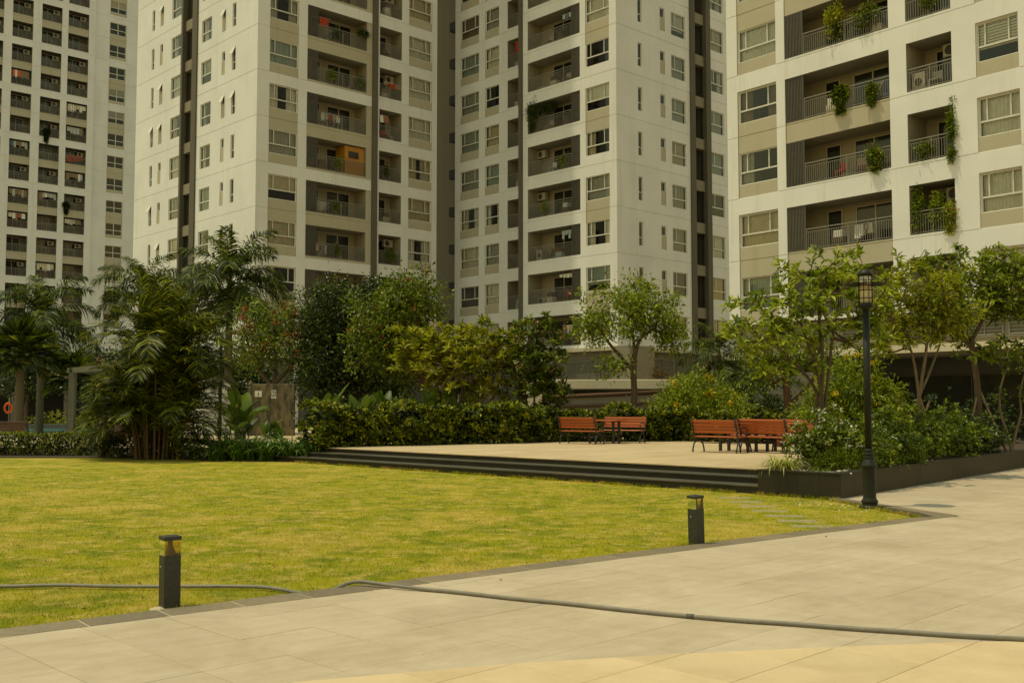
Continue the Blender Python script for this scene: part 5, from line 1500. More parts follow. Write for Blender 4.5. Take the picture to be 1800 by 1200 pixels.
# two yellowish trees on the right
_t2 = tree('staked_tree', 'yellowish green tree with crossed stakes just right of the lamp post', 'tree', (9.12, 23.45, PH - .05),
     [([(-.05, 0, 0), (-.05, 0, .8), (.05, 0, 1.7), (.2, 0, 2.5), (.3, 0, 3.3)], .06, .03), ([(.0, .05, .3), (.02, .05, 1.4), (.3, .05, 2.1), (.62, .05, 2.9)], .045, .02), ([(.02, 0, 1.6), (-.1, 0, 2.5), (-.35, 0, 3.3)], .04, .02)],
     [((.1, 0, 4.0), (1.3, 1.0, .95), 160), ((-.45, 0, 3.3), (.8, .8, .7), 46), ((.85, 0, 3.5), (.75, .8, .75), 44)], 29, 'bark_pale', 'leaf_yellow', RS(12, .20, .062, (30, 120), (.45, .27), .25, .22), start=.5, up=.2,
     stakes=[((-.42, -.3, 0), (.28, 0, 1.45), .03), ((.32, -.35, 0), (-.38, .05, 1.42), .03), ((.62, .3, 0), (.1, .1, 1.5), .026), ((.05, .6, 0), (-.02, 0, 1.5), .026)])
_t3 = tree('staked_tree', 'wide leafy tree at the right edge before the dark lobby of the closest tower', 'tree', (12.2, 27.3, PH - .05),
     [([(0, 0, 0), (.0, 0, 1.0), (-.05, 0, 2.0), (-.15, 0, 2.9)], .10, .07), ([(-.1, 0, 2.6), (-.5, 0, 3.3), (-.9, 0, 4.0)], .06, .025), ([(-.15, 0, 2.9), (.25, 0, 3.6), (.6, 0, 4.2)], .06, .025)],
     [((-.1, 0, 4.5), (1.75, 1.4, 1.1), 240), ((1.2, 0, 4.3), (1.3, 1.0, 1.0), 150), ((-.9, 0, 3.5), (1.0, .9, .7), 60), ((.6, 0, 2.7), (1.1, .9, .45), 36)], 31, 'bark', 'leaf_light', RS(12, .21, .066, (30, 120), (.48, .27), .25, .22), start=.5, up=.2,
     stakes=[((-.55, -.3, 0), (0, 0, 1.6), .03), ((.55, -.3, 0), (0, 0, 1.7), .03)])
_t1.scale = (.90,) * 3; _t2.scale = (.91,) * 3; _t3.scale = (1.0,) * 3
tree('sapling', 'thin two-stemmed sapling with few leaves at the right edge', 'tree', (12.75, 26.7, PH - .05),
     [([(0, 0, 0), (-.1, 0, .45), (-.28, 0, 1.1), (-.24, 0, 1.7), (-.05, 0, 2.2)], .045, .016), ([(0, 0, .1), (.1, 0, .5), (.25, 0, 1.0), (.24, 0, 1.5), (.4, 0, 2.1)], .04, .016)],
     [((.05, 0, 2.35), (.6, .4, .3), 26), ((-.3, 0, 1.5), (.25, .2, .25), 6), ((.3, 0, 1.5), (.2, .2, .3), 6)], 32, 'bark_pale', 'leaf_mid', RS(6, .15, .045, (40, 110), (.5, .25), .25, .1), start=.6)
# pink blossom tree at the left
tree('frangipani', 'pink blossoming tree behind the pergola at the left', 'tree', (-22.2, 58, 0),
     [([(-.2, 0, 0), (-.5, 0, 1.2), (-1.3, 0, 2.2), (-1.8, 0, 3.0)], .1, .05), ([(.2, 0, 0), (.5, 0, 1.3), (1.4, 0, 2.3), (2.2, 0, 3.0)], .1, .05), ([(0, .2, 0), (.1, .2, 1.6), (.2, .2, 2.8)], .1, .05)],
     [((0, 0, 3.2), (4.2, 1.6, 1.0), 260)], 33, 'bark', 'leaf_mid', RS(13, .30, .10, (30, 100), (.45, .2)), flowers=[('petal_pink', .45, 14, .12, .11)], start=.5, tip_r=.014)

# ---- bushes and hedges
def bush(name, label, base, blobs, seed, leaf, style, flowers=None, per=1.0, cat='bush', stems=True, group=None, core='leaf_hedge_dark'):
    r = np.random.default_rng(seed); t = thing(name, label, cat, base, 0, group); fm = FM(); alltips = []
    for c, rad, n in blobs:
        pts = ellip_points(n, c, rad, r, 4.5); pts = pts[pts[:, 2] > .02]
        alltips += [(p, nrm((p - np.array(c)) / np.array(rad) + np.array([0, 0, .3]))) for p in pts]
    (rosettes if style[0] == 'rosette' else sprays)(fm, alltips, r, **style[1])
    fm.build('foliage', M[leaf], t)
    if stems:
        mb = MB()
        for p, d in alltips[::7]:
            q0 = np.array([p[0] * .25, p[1] * .25, 0]); mb.tube([q0, (q0 + p) / 2 + np.array([0, 0, .08]), p], [.014, .010, .005], 5, cap=False)
        stuff(link('stems', mb.mesh('stems', M['bark']), t))
    for fl in (flowers or []):
        ff = FM(); blossoms(ff, alltips, r, *fl[1:])
        if ff.n: stuff(ff.build('blossoms', M[fl[0]], t))
    return t
bush('flowering_bush', 'round bright green bush with yellow flowers right of the far benches', (6.7, 37.2, .36),
     [((0, 0, 1.15), (1.5, 1.3, 1.1), 380), ((.6, .2, .9), (1.2, 1.1, .9), 170), ((-.6, 0, .8), (1.1, 1.0, .8), 120)], 41, 'leaf_light', LS(24, .12, .15, .05, (.55, .28), .35), flowers=[('petal_yellow', .05, 14, .06, .12, .12)])
bush('flowering_bush', 'bright green bush with yellow flowers behind the lamp post', (10.15, 31.0, .36),
     [((0, 0, 1.35), (1.2, 1.0, 1.15), 300), ((-.9, 0, .9), (.8, .8, .8), 100), ((.8, 0, .9), (.8, .8, .85), 100)], 42, 'leaf_light', LS(24, .12, .15, .05, (.45, .28), .35), flowers=[('petal_yellow', .06, 14, .05, .11, .12)])
# white flowering bush in the planter corner
bush('flowering_bush', 'leafy bush with white flowers in the planter corner beside the lamp post', (6.22, 20.0, PH - .05),
     [((-.35, -.1, .55), (.62, .55, .55), 130), ((.35, -.2, .5), (.62, .5, .5), 130), ((.2, .5, .6), (.8, .6, .55), 120), ((-.75, .2, .3), (.25, .3, .3), 25)], 43, 'leaf_mid', RS(9, .11, .042, (20, 90), (.55, .25), .15, .06), flowers=[('petal_white', .14, 9, .03, .055, .05)])
# shrubs along the planter
for i, (s_, off, rx, rz_, lab) in enumerate(((2.2, 1.0, .80, .50, 'rounded green shrub in the planter, first to the right of the lamp post'), (3.9, 1.1, .92, .56, 'rounded green shrub in the planter, second to the right of the lamp post'), (5.7, 1.2, 1.05, .70, 'largest rounded shrub in the middle of the right-hand planter'), (7.7, 1.1, 1.05, .66, 'dark shrub in the planter, next to the last towards the right edge'), (9.6, 1.0, 1.0, .60, 'dark shrub at the right end of the planter'))):
    x = PL1[0] + PDIR[0] * s_ - PDIR[1] * off * .8; y = PL1[1] + PDIR[1] * s_ + PDIR[0] * off * .8
    bush('shrub', lab, (x, y, PH - .05), [((0, 0, rz_ * .75), (rx, rx * .75, rz_), 300), ((.4, .5, rz_ * .7), (rx * .8, rx * .7, rz_ * .9), 150)], 50 + i, 'leaf_mid' if i < 4 else 'leaf_dark', RS(10, .12, .05, (20, 95), (.58, .27), .15, .06), flowers=[('petal_white', .012, 7, .03, .05, .04)] if i < 3 else None)
for i, (s_, h_) in enumerate(((1.5, .26), (2.7, .30), (3.9, .24))):
    x = PL1[0] + PDIR[0] * s_ - PDIR[1] * .5; y = PL1[1] + PDIR[1] * s_ + PDIR[0] * .5
    bush('ground_cover', ['low bright fern-like mound at the planter rim beside the lamp post', 'low bright fern-like mound at the planter rim, middle one', 'low bright fern-like mound at the planter rim, farthest one'][i], (x, y, PH - .05), [((0, 0, h_ * .45), (.55, .26, h_), 160)], 60 + i, 'leaf_mid', LS(22, .06, .09, .014, (.62, .25), -.3, .6), stems=False, cat='ground cover', group='fern-like mounds along the planter rim')
# spider plant
def strap_plant(name, label, base, n, L, W, leaf, seed, cat='plant', spread=.12, up=(35, 80), group=None, flop=1.0):
    r = np.random.default_rng(seed); t = thing(name, label, cat, base, 0, group); fm = FM()
    for i in range(n):
        a = r.random() * 2 * math.pi; e = R(up[0] + (up[1] - up[0]) * r.random()); ll = L * (.6 + .6 * r.random()); w = W * (.7 + .6 * r.random())
        p = np.array([r.normal(0, spread), r.normal(0, spread), 0.0]); h = np.array([math.cos(a), math.sin(a), 0]); sd = np.array([-h[1], h[0], 0])
        V = []; k = 6
        for j in range(k + 1):
            f = j / k; ang = e - R(105) * flop * f ** 1.6
            if j: p = p + (h * math.cos(ang) + np.array([0, 0, math.sin(ang)])) * ll / k
            ww = w * (1 - f ** 2.2) * .5 * (1 if j else .6) + .0005
            V += [p - sd * ww, p + sd * ww]
        T_ = []
        for j in range(k): T_ += [(2 * j, 2 * j + 1, 2 * j + 3), (2 * j, 2 * j + 3, 2 * j + 2)]
        fm.tris(np.array(V), np.array(T_), np.full(len(T_), np.clip(r.normal(.5, .25), 0, 1)))
    fm.build('foliage', M[leaf], t); return t
strap_plant('spider_plant', 'arching cream striped plant spilling over the planter corner by the steps', (5.02, 19.36, PH - .03), 190, .55, .026, 'leaf_cream', 71, flop=1.1)
strap_plant('spider_plant', 'low tuft of striped grass further along the planter corner', (5.55, 18.75, PH - .04), 30, .26, .014, 'leaf_mid', 72)
for i in range(13):
    f = i / 12; x = -8.6 + 2.5 * f + rng.normal(0, .15); y = 31.0 - .75 * f + rng.normal(0, .25) + (.5 if i % 2 else 0)
    strap_plant('lily_plant', 'arching green lily clump in the bed at the left end of the steps', (x, y, -.02), 58, 1.08, .065, 'leaf_lily', 80 + i, group='lily clumps at the left end of the steps', spread=.1, up=(52, 88), flop=.85)

# hedges
def hedge(name, label, p, q, w, h, seed, leaf, dens, L, W, rose=True, z0=0.0, wob=.15, leafn=9, gap=0.0):
    r = np.random.default_rng(seed); d = Vector((q[0] - p[0], q[1] - p[1])); ln = d.length; ang = math.atan2(d.y, d.x)
    t = thing(name, label, 'hedge', (p[0], p[1], z0), ang)
    n = int(dens * (ln * h * 2 + ln * w + h * w * 2))
    face = r.random(n); x = r.random(n) * ln; y = np.where(face < .5, -w / 2, np.where(face < .58, w / 2, (r.random(n) - .5) * w)); z = np.where(face < .58, gap + r.random(n) * (h - gap), h)
    e = r.random(n) < .05; x = np.where(e, np.where(r.random(n) < .5, 0, ln), x); y = np.where(e, (r.random(n) - .5) * w, y); z = np.where(e, gap + r.random(n) * (h - gap), z)
    bul = wob * (np.sin(x * 2.1 + seed) + .7 * np.sin(x * 4.7 + 1) + .6 * np.sin(z * 5 + x * 3))
    y = y + np.sign(y) * bul * .6 - np.abs(r.normal(0, .07, n)) * np.sign(y); z = z + np.where(z > h * .8, bul * .6, 0) - np.abs(r.normal(0, .03, n))
    y = y * (.70 + .30 * np.clip(z / h, 0, 1) ** .8)
    cl_ = .09 * np.sin(x * 7.3 + 2 * np.sin(z * 6 + seed)) * np.sin(z * 8.1 + 1.7 * np.sin(x * 2.9)); y = y + np.sign(y) * cl_
    # round the top edges
    k = (z > h - .18) & (np.abs(y) > w / 2 - .15); y = np.where(k, y * .93, y)
    P = np.stack([x, y, np.maximum(z, .02)], 1)
    D = nrm(np.stack([r.normal(0, .3, n), np.sign(y) * np.clip(np.abs(y) / (w / 2), 0, 1) ** 2, np.where(z > h * .75, 1.0, .25)], 1))
    fm = FM(); rosettes(fm, list(zip(P, D)), r, leafn, L, W, (20, 95), (.5, .26), .12, .05)
    fm.build('foliage', M[leaf], t)
    # inner twigs and leaves; leaf colour darkened to imitate shade inside the hedge
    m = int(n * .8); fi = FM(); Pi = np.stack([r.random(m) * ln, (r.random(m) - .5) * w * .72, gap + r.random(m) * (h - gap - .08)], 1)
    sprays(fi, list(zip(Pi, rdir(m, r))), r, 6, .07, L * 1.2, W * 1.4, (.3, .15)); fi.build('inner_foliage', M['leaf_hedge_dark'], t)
    mb = MB()
    for i in range(int(ln / .16)):
        x0 = ln * r.random(); y0 = (r.random() - .5) * w * .6
        mb.tube([(x0, y0, 0), (x0 + r.normal(0, .06), y0 + r.normal(0, .06), h * .45), (x0 + r.normal(0, .12), y0 + r.normal(0, .1), h * .85)], [.014, .011, .006], 5, cap=False)
    stuff(link('stems', mb.mesh('stems', M['bark']), t))
    return t
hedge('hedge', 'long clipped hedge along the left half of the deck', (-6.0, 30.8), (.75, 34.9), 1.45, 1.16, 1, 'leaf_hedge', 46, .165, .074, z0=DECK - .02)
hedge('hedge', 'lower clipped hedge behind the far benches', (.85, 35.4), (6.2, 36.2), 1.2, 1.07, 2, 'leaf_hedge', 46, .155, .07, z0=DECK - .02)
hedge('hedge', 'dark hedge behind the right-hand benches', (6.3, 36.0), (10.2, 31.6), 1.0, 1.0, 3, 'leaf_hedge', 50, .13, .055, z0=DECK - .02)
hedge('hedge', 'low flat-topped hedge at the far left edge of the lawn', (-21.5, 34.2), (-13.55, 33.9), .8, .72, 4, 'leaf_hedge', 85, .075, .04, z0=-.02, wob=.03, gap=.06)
r_ = np.random.default_rng(90)
for i in range(11):
    f = i / 10; x = -12.9 + 4.1 * f + r_.normal(0, .08); y = 32.75 - 1.5 * f + r_.normal(0, .12)
    bush('shrub', 'ragged low shrub under the big palm clump at the lawn edge', (x, y, -.02), [((0, 0, .34), (.46, .34, (.30 if i < 3 else .42) + .1 * (i % 3)), 80)], 100 + i, ['leaf_dark', 'leaf_hedge', 'leaf_dark'][i % 3], RS(8, .13, .05, (20, 95), (.45, .25), .15, .06), group='ragged low shrubs under the palm clump')

# big-leaved plants
def paddle(seed, L=1.0, W=.3):
    r = np.random.default_rng(seed); V = []; T_ = []; k = 9
    for j in range(k + 1):
        f = j / k; x = .35 * L + L * f; z = .02 - .16 * f * f * L; w = W * .5 * (math.sin(math.pi * min(1, f * .92 + .06)) ** .65) + .004
        V += [(x, -w, z + .25 * w + r.normal(0, .006)), (x, 0, z), (x, w, z + .25 * w + r.normal(0, .006))]
        if j < k:
            o = 3 * j; T_ += [(o, o + 1, o + 4), (o, o + 4, o + 3), (o + 1, o + 2, o + 5), (o + 1, o + 5, o + 4)]
    n0 = len(V)
    for x_, w in ((0, .014), (.36 * L, .009)): V += [(x_, -w, 0), (x_, w, 0), (x_, 0, w)]
    for a, b in ((0, 1), (1, 2), (2, 0)): T_ += [(n0 + a, n0 + b, n0 + 3 + b), (n0 + a, n0 + 3 + b, n0 + 3 + a)]
    fm = FM(); fm.tris(np.array(V), np.array(T_), np.full(len(T_), .5)); return fm
PD = []
for i in range(5):
    fm = paddle(i, 1.0, .30 + .04 * i); fm.c = [np.full(len(fm.c[0]), .25 + .14 * i, np.float32)]; PD.append(fm.mesh('leaf', M['leaf_big']))
def big_leaf(label, x, y, z, n, h, seed, s=1.0, group=None, up=(50, 85)):
    r = np.random.default_rng(seed); t = thing('big_leaf_plant', label, 'plant', (x, y, z), 0, group)
    mb = MB()
    for i in range(n):
        a = r.random() * 2 * math.pi; hh = h * (.15 + .75 * r.random()); bx, by = r.normal(0, .18), r.normal(0, .12)
        mb.tube([(bx * .5, by * .5, 0), (bx, by, hh)], [.03, .015], 6, cap=False)
        link('leaf', PD[int(r.integers(5))], t, (bx, by, hh), rot=(r.normal(0, .25), -R(up[0] + (up[1] - up[0]) * r.random()), a), scale=s * (.7 + .5 * r.random()))
    stuff(link('stems', mb.mesh('stems', M['palm_shaft']), t)); return t
G1 = 'big-leaved plants behind the long hedge'
for i, (x, y) in enumerate(((-6.6, 37.0), (-5.3, 37.4), (-4.3, 37.0), (-2.9, 36.9), (-2.2, 36.6))):
    big_leaf('upright big-leaved plant rising just behind the long hedge', x, y, DECK - .02, 15, 1.0, 200 + i, .85, G1)
big_leaf('tall big-leaved plant beside the brown slate wall and the thin pole', -9.75, 37.6, 0, 34, 1.5, 211, .80, None, (20, 80))
big_leaf('broad big-leaved plant in front of the brown slate wall', -8.9, 38.6, 0, 18, .6, 212, .62, None, (30, 75))
for i, x in enumerate((-25.4, -24.0, -22.6, -21.6)):
    big_leaf('broad-leaved clump in the bed beyond the pool at the left', x, 52.2 - i * .3 + 13, .02, 18, .9, 220 + i, 1.5, 'broad-leaved clumps beyond the pool', (35, 80))
for i, (x, y, lf, lab) in enumerate(((-27.5, 64.0, 'leaf_hedge', 'yellow green flower bed strip beyond the pool, left part'), (-23.5, 63.6, 'leaf_yellow', 'yellow flower bed strip beyond the pool, middle part'), (-20.0, 62.6, 'leaf_hedge', 'green flower bed strip beyond the pool, right part'))):
    bush('bedding', lab, (x, y, .1), [((0, 0, .5), (2.2, .8, .6), 220)], 230 + i, lf, RS(8, .16, .07, (20, 95), (.55, .25), .15, .06), cat='flower bed')
bush('shrub', 'small reddish shrub on the podium edge behind the umbrella tree', (6.9, 48.8, 2.4), [((0, 0, .45), (.42, .42, .45), 60)], 240, 'leaf_red', LS(14, .08, .10, .05, (.5, .25)))
bush('shrub', 'dark shrub mass between the ramp shelter and the right-hand trees', (8.8, 38.5, 0), [((0, 0, 1.0), (1.3, .9, 1.1), 220), ((1.5, 0, .9), (1.0, .8, 1.0), 160)], 241, 'leaf_dark', RS(9, .15, .06, (20, 95), (.4, .25), .15, .06))
bush('shrub', 'dark shrub mass under the trees right of the yellow flower bush', (13.0, 33.5, 0), [((0, 0, 1.0), (1.8, .9, 1.0), 240), ((2.2, 0, 1.0), (1.4, .8, .9), 180)], 242, 'leaf_dark', RS(9, .15, .06, (20, 95), (.4, .25), .15, .06))
ORD = ['first', 'second', 'third', 'fourth', 'fifth', 'sixth', 'seventh', 'eighth', 'ninth', 'tenth', 'eleventh', 'twelfth', 'thirteenth']
for grp, text in (('ragged low shrubs under the palm clump', '%s from the left of the ragged low shrubs under the big palm clump'), ('lily clumps at the left end of the steps', '%s arching lily clump from the left in the bed before the steps'), (G1, '%s big-leaved plant from the left behind the long hedge'), ('broad-leaved clumps beyond the pool', '%s broad-leaved clump from the left beyond the pool')):
    for i, o in enumerate(sorted((o for o in COL.objects if o.get('group') == grp), key=lambda o: o.location.x / o.location.y)): o['label'] = text % ORD[i]
# petals on the lawn
pf_ = FM()
n = 46; x = 5.0 + rng.random(n) * .8 - .5 * rng.random(n); y = 17.1 + rng.normal(0, .45, n); P = np.stack([x, y, np.full(n, LZ + .02)], 1)
pf_.leaves(P, rdir(n, rng) * [1, 1, .2], np.tile([0, 0, 1.0], (n, 1)) + rng.normal(0, .2, (n, 3)), .05, .035, rng.random(n))
tag(pf_.build('fallen_petals', M['petal_white']), 'white petals fallen on the lawn near the lamp post', 'petals', kind='stuff')
# ------------------------------------------------------------------ background at the far left: arcade coloured dark for its shade, and trees
arc_b = thing('arcade', 'low dark shaded arcade building behind the palms at the left', 'building', (-38, 82, 0), R(6))
MB().box(-22, 16, 0, 6, 3.4, 5.6).build('upper_wall', M['podium'], arc_b)
MB().box(-22, 16, 3.2, 6, -.02, 3.4).build('back_wall', M['interior'], arc_b)  # near-black wall colour stands in for shade under the arcade
MB().box(-22.4, 16.4, -.5, .0, 5.3, 5.75).build('cornice', M['shaft_beam'], arc_b)
colm = MB().box(-.3, .3, 0, .6, 0, 3.4).mesh('column', M['podium'])
for i in range(10): link('column', colm, arc_b, (-21 + i * 4.0, .02, 0))
for i, (x, y, h, w) in enumerate(((-33, 71, 6.2, 2.6), (-28.5, 72, 5.4, 2.4), (-24.5, 71, 6.4, 2.4), (-20.6, 70, 5.6, 2.2), (-17.0, 66, 4.8, 2.0))):
    tree('shade_tree', ['dark background tree at the far left edge behind the fan palms', 'dark background tree behind the second feather palm', 'dark background tree behind the pergola post', 'dark background tree left of the big palm clump, before the tower foot', 'dark background tree directly behind the big palm clump'][i], 'tree', (x, y, 0),
         [([(0, 0, 0), (0, 0, 1.5), (.1, 0, 3.0), (0, 0, h * .8)], .16, .06)], [((0, 0, h * .62), (w, w * .8, h * .36), 150)], 300 + i, 'bark', 'leaf_dark', LS(26, .3, .26, .13, (.42, .22)), inner=40)
# greenery filling the beds between the hedge and the towers
for i, (x, y, w, h, lf, lab) in enumerate(((-14.9, 43.5, .9, .5, 'leaf_dark', 'low dark bush behind the big palm clump'), (-6.2, 39.5, 1.8, 1.1, 'leaf_dark', 'dark bush under the dense dark tree behind the hedge'), (-3.0, 39.2, 1.9, 1.0, 'leaf_dark', 'dark bush behind the leaning red-brown trunk'), (-.2, 39.0, 1.7, 1.2, 'leaf_mid', 'green bush under the pink frangipani behind the hedge'), (-17.5, 46.0, 1.6, .7, 'leaf_mid', 'low green bush between pergola and pool'))):
    bush('shrub', lab, (x, y, 0), [((0, 0, h * .8), (w, w * .7, h), 200)], 320 + i, lf, RS(9, .17, .07, (20, 95), (.42, .25), .15, .06))

# ------------------------------------------------------------------ what stands and hangs on the balconies
def bal_pos(key, fu, d, dz=0.0, n=0):
    org, th, u0, u1, z, dep = BAL[key][n]; u = u0 + (u1 - u0) * fu
    return (org[0] + math.cos(th) * u - math.sin(th) * d, org[1] + math.sin(th) * u + math.cos(th) * d, z + dz), th
def balcony_plant(label, key, fu, d, rad, h, leaf, seed, style=None, hang=0.0, flowers=None, pot=True, dz=0.0):
    p, th = bal_pos(key, fu, d, dz)
    blobs = [((0, 0, .3 + h * .5), (rad, rad * .6, h * .6), int(60 + 120 * rad * h))]
    if hang: blobs.append(((0, -.25 * 0, .2 - hang * .5), (rad * .5, .12, hang * .6), 36))
    r = np.random.default_rng(seed); t = thing('potted_plant', label, 'plant', p, th)
    fm = FM(); tips = []
    for c, rd, n in blobs:
        pts = ellip_points(n, c, rd, r, 2.2); tips += [(q_, nrm(q_ - np.array(c) + np.array([0, 0, .1]))) for q_ in pts]
    st_ = style or LS(9, .07, .16, .06, (.55, .25), .3)
    (rosettes if st_[0] == 'rosette' else sprays)(fm, tips, r, **st_[1]); fm.build('foliage', M[leaf], t)
    if pot: MB().lathe([(.11, 0), (.16, .26), (.175, .28), (.15, .29)], 10).build('pot', M['pot'], t)
    for fl in (flowers or []):
        ff = FM(); blossoms(ff, tips, r, *fl[1:])
        if ff.n: stuff(ff.build('blossoms', M[fl[0]], t))
    return t
def laundry(label, key, fu0, fu1, d, zt, cols, seed, hmin=.35, hmax=.75):
    p, th = bal_pos(key, fu0, d, zt); p2, _ = bal_pos(key, fu1, d, zt); L = math.hypot(p2[0] - p[0], p2[1] - p[1])
    r = random.Random(seed); t = thing('laundry', label, 'laundry', p, th)
    MB().tube([(0, 0, 0), (L, 0, 0)], .012, 6).build('rod', M['frame'], t)
    x = .03
    while x < L - .15:
        w = .22 + .25 * r.random(); h = hmin + (hmax - hmin) * r.random(); n = 5; mb = MB()
        vs_ = []
        for i in range(n + 1):
            for j in range(4): vs_.append((x + w * i / n, .03 * math.sin(i * 1.7 + j) , -h * j / 3))
        mb.add(vs_, [(i * 4 + j, (i + 1) * 4 + j, (i + 1) * 4 + j + 1, i * 4 + j + 1) for i in range(n) for j in range(3)], 0, True)
        mb.build('garment', M[r.choice(cols)], t); x += w + .04
    return t
balcony_plant('bushy yellow green plant spilling over the brown-screened balcony railing of the closest tower', ('D', 4), .50, .18, .55, 1.35, 'leaf_yellow', 401, hang=.0, dz=.3)
balcony_plant('second trailing plant on the brown-screened balcony, nearer the pier', ('D', 4), .80, .2, .7, .9, 'leaf_mid', 402, flowers=[('petal_red', .1, 6, .05, .06)], dz=.15)
balcony_plant('large leafed plant hanging through the railing two storeys above the lamp post', ('D', 3), .55, -.02, .42, .8, 'leaf_mid', 403, RS(7, .24, .1, (30, 110), (.5, .25), .3, .1), hang=.35, pot=False)
balcony_plant('smaller trailing plant near the pier on the same balcony as the large leafed one', ('D', 3), .84, -.02, .22, .5, 'leaf_mid', 404, hang=.3, pot=False)
balcony_plant('red flowering plant at the railing of the third wide balcony of the closest tower', ('D', 2), .86, .0, .38, .8, 'leaf_mid', 405, flowers=[('petal_red', .2, 6, .05, .06)], hang=.2, pot=False)
balcony_plant('tall yellow green plant on the topmost narrow balcony of the closest tower', ('Dn', 5), .4, .25, .45, .8, 'leaf_yellow', 406)
balcony_plant('vine climbing the right side of the middle narrow balcony', ('Dn', 2), .97, -.03, .10, 1.7, 'leaf_mid', 407, hang=.4, pot=False)
balcony_plant('low green plant behind the railing of the middle narrow balcony', ('Dn', 2), .35, .2, .4, .5, 'leaf_mid', 408)
balcony_plant('tall bushy plant filling the left of the lowest visible narrow balcony', ('Dn', 1), .15, .2, .3, 1.6, 'leaf_mid', 409)
balcony_plant('spiky plant in the middle of the lowest visible narrow balcony', ('Dn', 1), .58, .3, .4, 1.3, 'leaf_light', 410)
balcony_plant('pink bougainvillea spilling from the right of the lowest visible narrow balcony', ('Dn', 1), .9, -.01, .2, .9, 'leaf_light', 411, flowers=[('petal_pink', .55, 8, .07, .08)], hang=.3, pot=False)
balcony_plant('ivy mass hanging at the left end of a wide balcony on the middle right tower', ('C', 5), .10, .0, .55, 1.5, 'leaf_dark', 412, hang=.5, pot=False, dz=.5)
balcony_plant('dark plant trailing along the rear wall of the ivy balcony', ('C', 5), .32, .5, .8, .5, 'leaf_dark', 413, pot=False, dz=1.3)
balcony_plant('plants on the narrow balcony low on the left white tower', ('Bn', 2), .55, .15, .55, .8, 'leaf_mid', 414)
balcony_plant('dark plant at the right end of a high wide balcony on the left white tower', ('B', 7), .93, .05, .4, .35, 'leaf_dark', 415, dz=.8, pot=False)
balcony_plant('green plant on a wide balcony of the left white tower under the top row', ('B', 6), .9, .3, .35, .8, 'leaf_mid', 416)
balcony_plant('plant hanging below a balcony of the distant tower, middle column', ('A2', 10), .35, -.1, .4, .7, 'leaf_dark', 417, RS(8, .35, .15, (30, 110), (.4, .2), .3, .1), hang=1.0, pot=False)
balcony_plant('plant hanging below a balcony of the distant tower, right column low down', ('A3', 7), .1, -.1, .35, .6, 'leaf_dark', 418, RS(8, .35, .15, (30, 110), (.4, .2), .3, .1), hang=.8, pot=False)
laundry('white and red laundry on the wide balcony above the orange cabin', ('B', 5), .24, .55, .14, .98, ['curtain_white', 'red', 'curtain_white', 'curtain_grey'], 1, .3, .55)
laundry('red and blue laundry on a high wide balcony of the left white tower', ('B', 7), .22, .40, .3, 1.7, ['red', 'curtain_blue', 'curtain_white'], 2)
laundry('pink garments on the narrow balcony level with the white laundry', ('Bn', 5), .1, .45, .2, 1.85, ['petal_pink', 'curtain_white'], 3)
laundry('red flags and garments on a high narrow balcony of the left white tower', ('Bn', 6), .2, .95, .02, 1.2, ['red', 'curtain_brown', 'orange'], 4, .2, .4)
laundry('faded pink garments on the lowest visible narrow balcony of the left white tower', ('Bn', 1), .35, .8, .25, 1.75, ['petal_pink', 'curtain_cream'], 5, .5, .9)
laundry('red cloth in a high narrow balcony of the middle right tower', ('Cn', 7), .30, .48, .2, 2.0, ['red'], 6, .6, .9)
laundry('coloured laundry on a wide balcony high on the middle right tower', ('C', 7), .62, .80, .3, 1.9, ['curtain_blue', 'red', 'curtain_teal'], 7, .3, .5)
laundry('green and blue laundry on a lower wide balcony of the middle right tower', ('C', 2), .60, .80, .3, 1.95, ['curtain_teal', 'curtain_blue', 'curtain_white'], 8, .3, .6)
laundry('white laundry over a low wide balcony of the middle right tower', ('C', 1), .55, .82, .3, 2.0, ['curtain_white'], 9, .15, .3)
laundry('pale pink box-like washing on the lowest wide balcony of the middle right tower', ('C', 0), .60, .80, .35, 1.5, ['petal_pink', 'curtain_cream'], 10, .5, .7)
for i, (c, k, cols, lab) in enumerate((('A3', 9, ['red'], 'bright red cloth on a right-column balcony of the distant tower'), ('A1', 12, ['curtain_brown', 'curtain_white', 'orange'], 'orange, brown and white laundry high in the left column of the distant tower'), ('A1', 6, ['curtain_cream', 'petal_pink', 'curtain_white'], 'cream and pink sheets low in the left column of the distant tower'), ('A2', 7, ['curtain_brown', 'curtain_white', 'red', 'curtain_grey'], 'red and white laundry in the middle column of the distant tower'), ('A3', 8, ['curtain_brown', 'curtain_grey', 'curtain_white'], 'dark laundry in the right column of the distant tower'), ('A3', 11, ['curtain_cream', 'curtain_white'], 'pale laundry high in the right column of the distant tower'), ('A3', 10, ['curtain_grey', 'curtain_brown'], 'grey laundry above the red cloth on the distant tower'), ('A2', 4, ['curtain_white', 'curtain_cream'], 'white shirts low in the middle column of the distant tower'), ('A3', 6, ['curtain_grey', 'curtain_brown', 'curtain_cream'], 'brown and cream laundry in the right column of the distant tower'), ('A1', 9, ['curtain_brown', 'curtain_grey', 'curtain_blue'], 'dark mixed laundry in the left column of the distant tower'), ('A1', 7, ['curtain_brown', 'curtain_grey'], 'dark brown washing in the left column of the distant tower'))):
    laundry(lab, (c, k), .08, .9, .25, 1.95 if k != 9 or c != 'A3' else 1.25, cols, 20 + i, .5, 1.1)
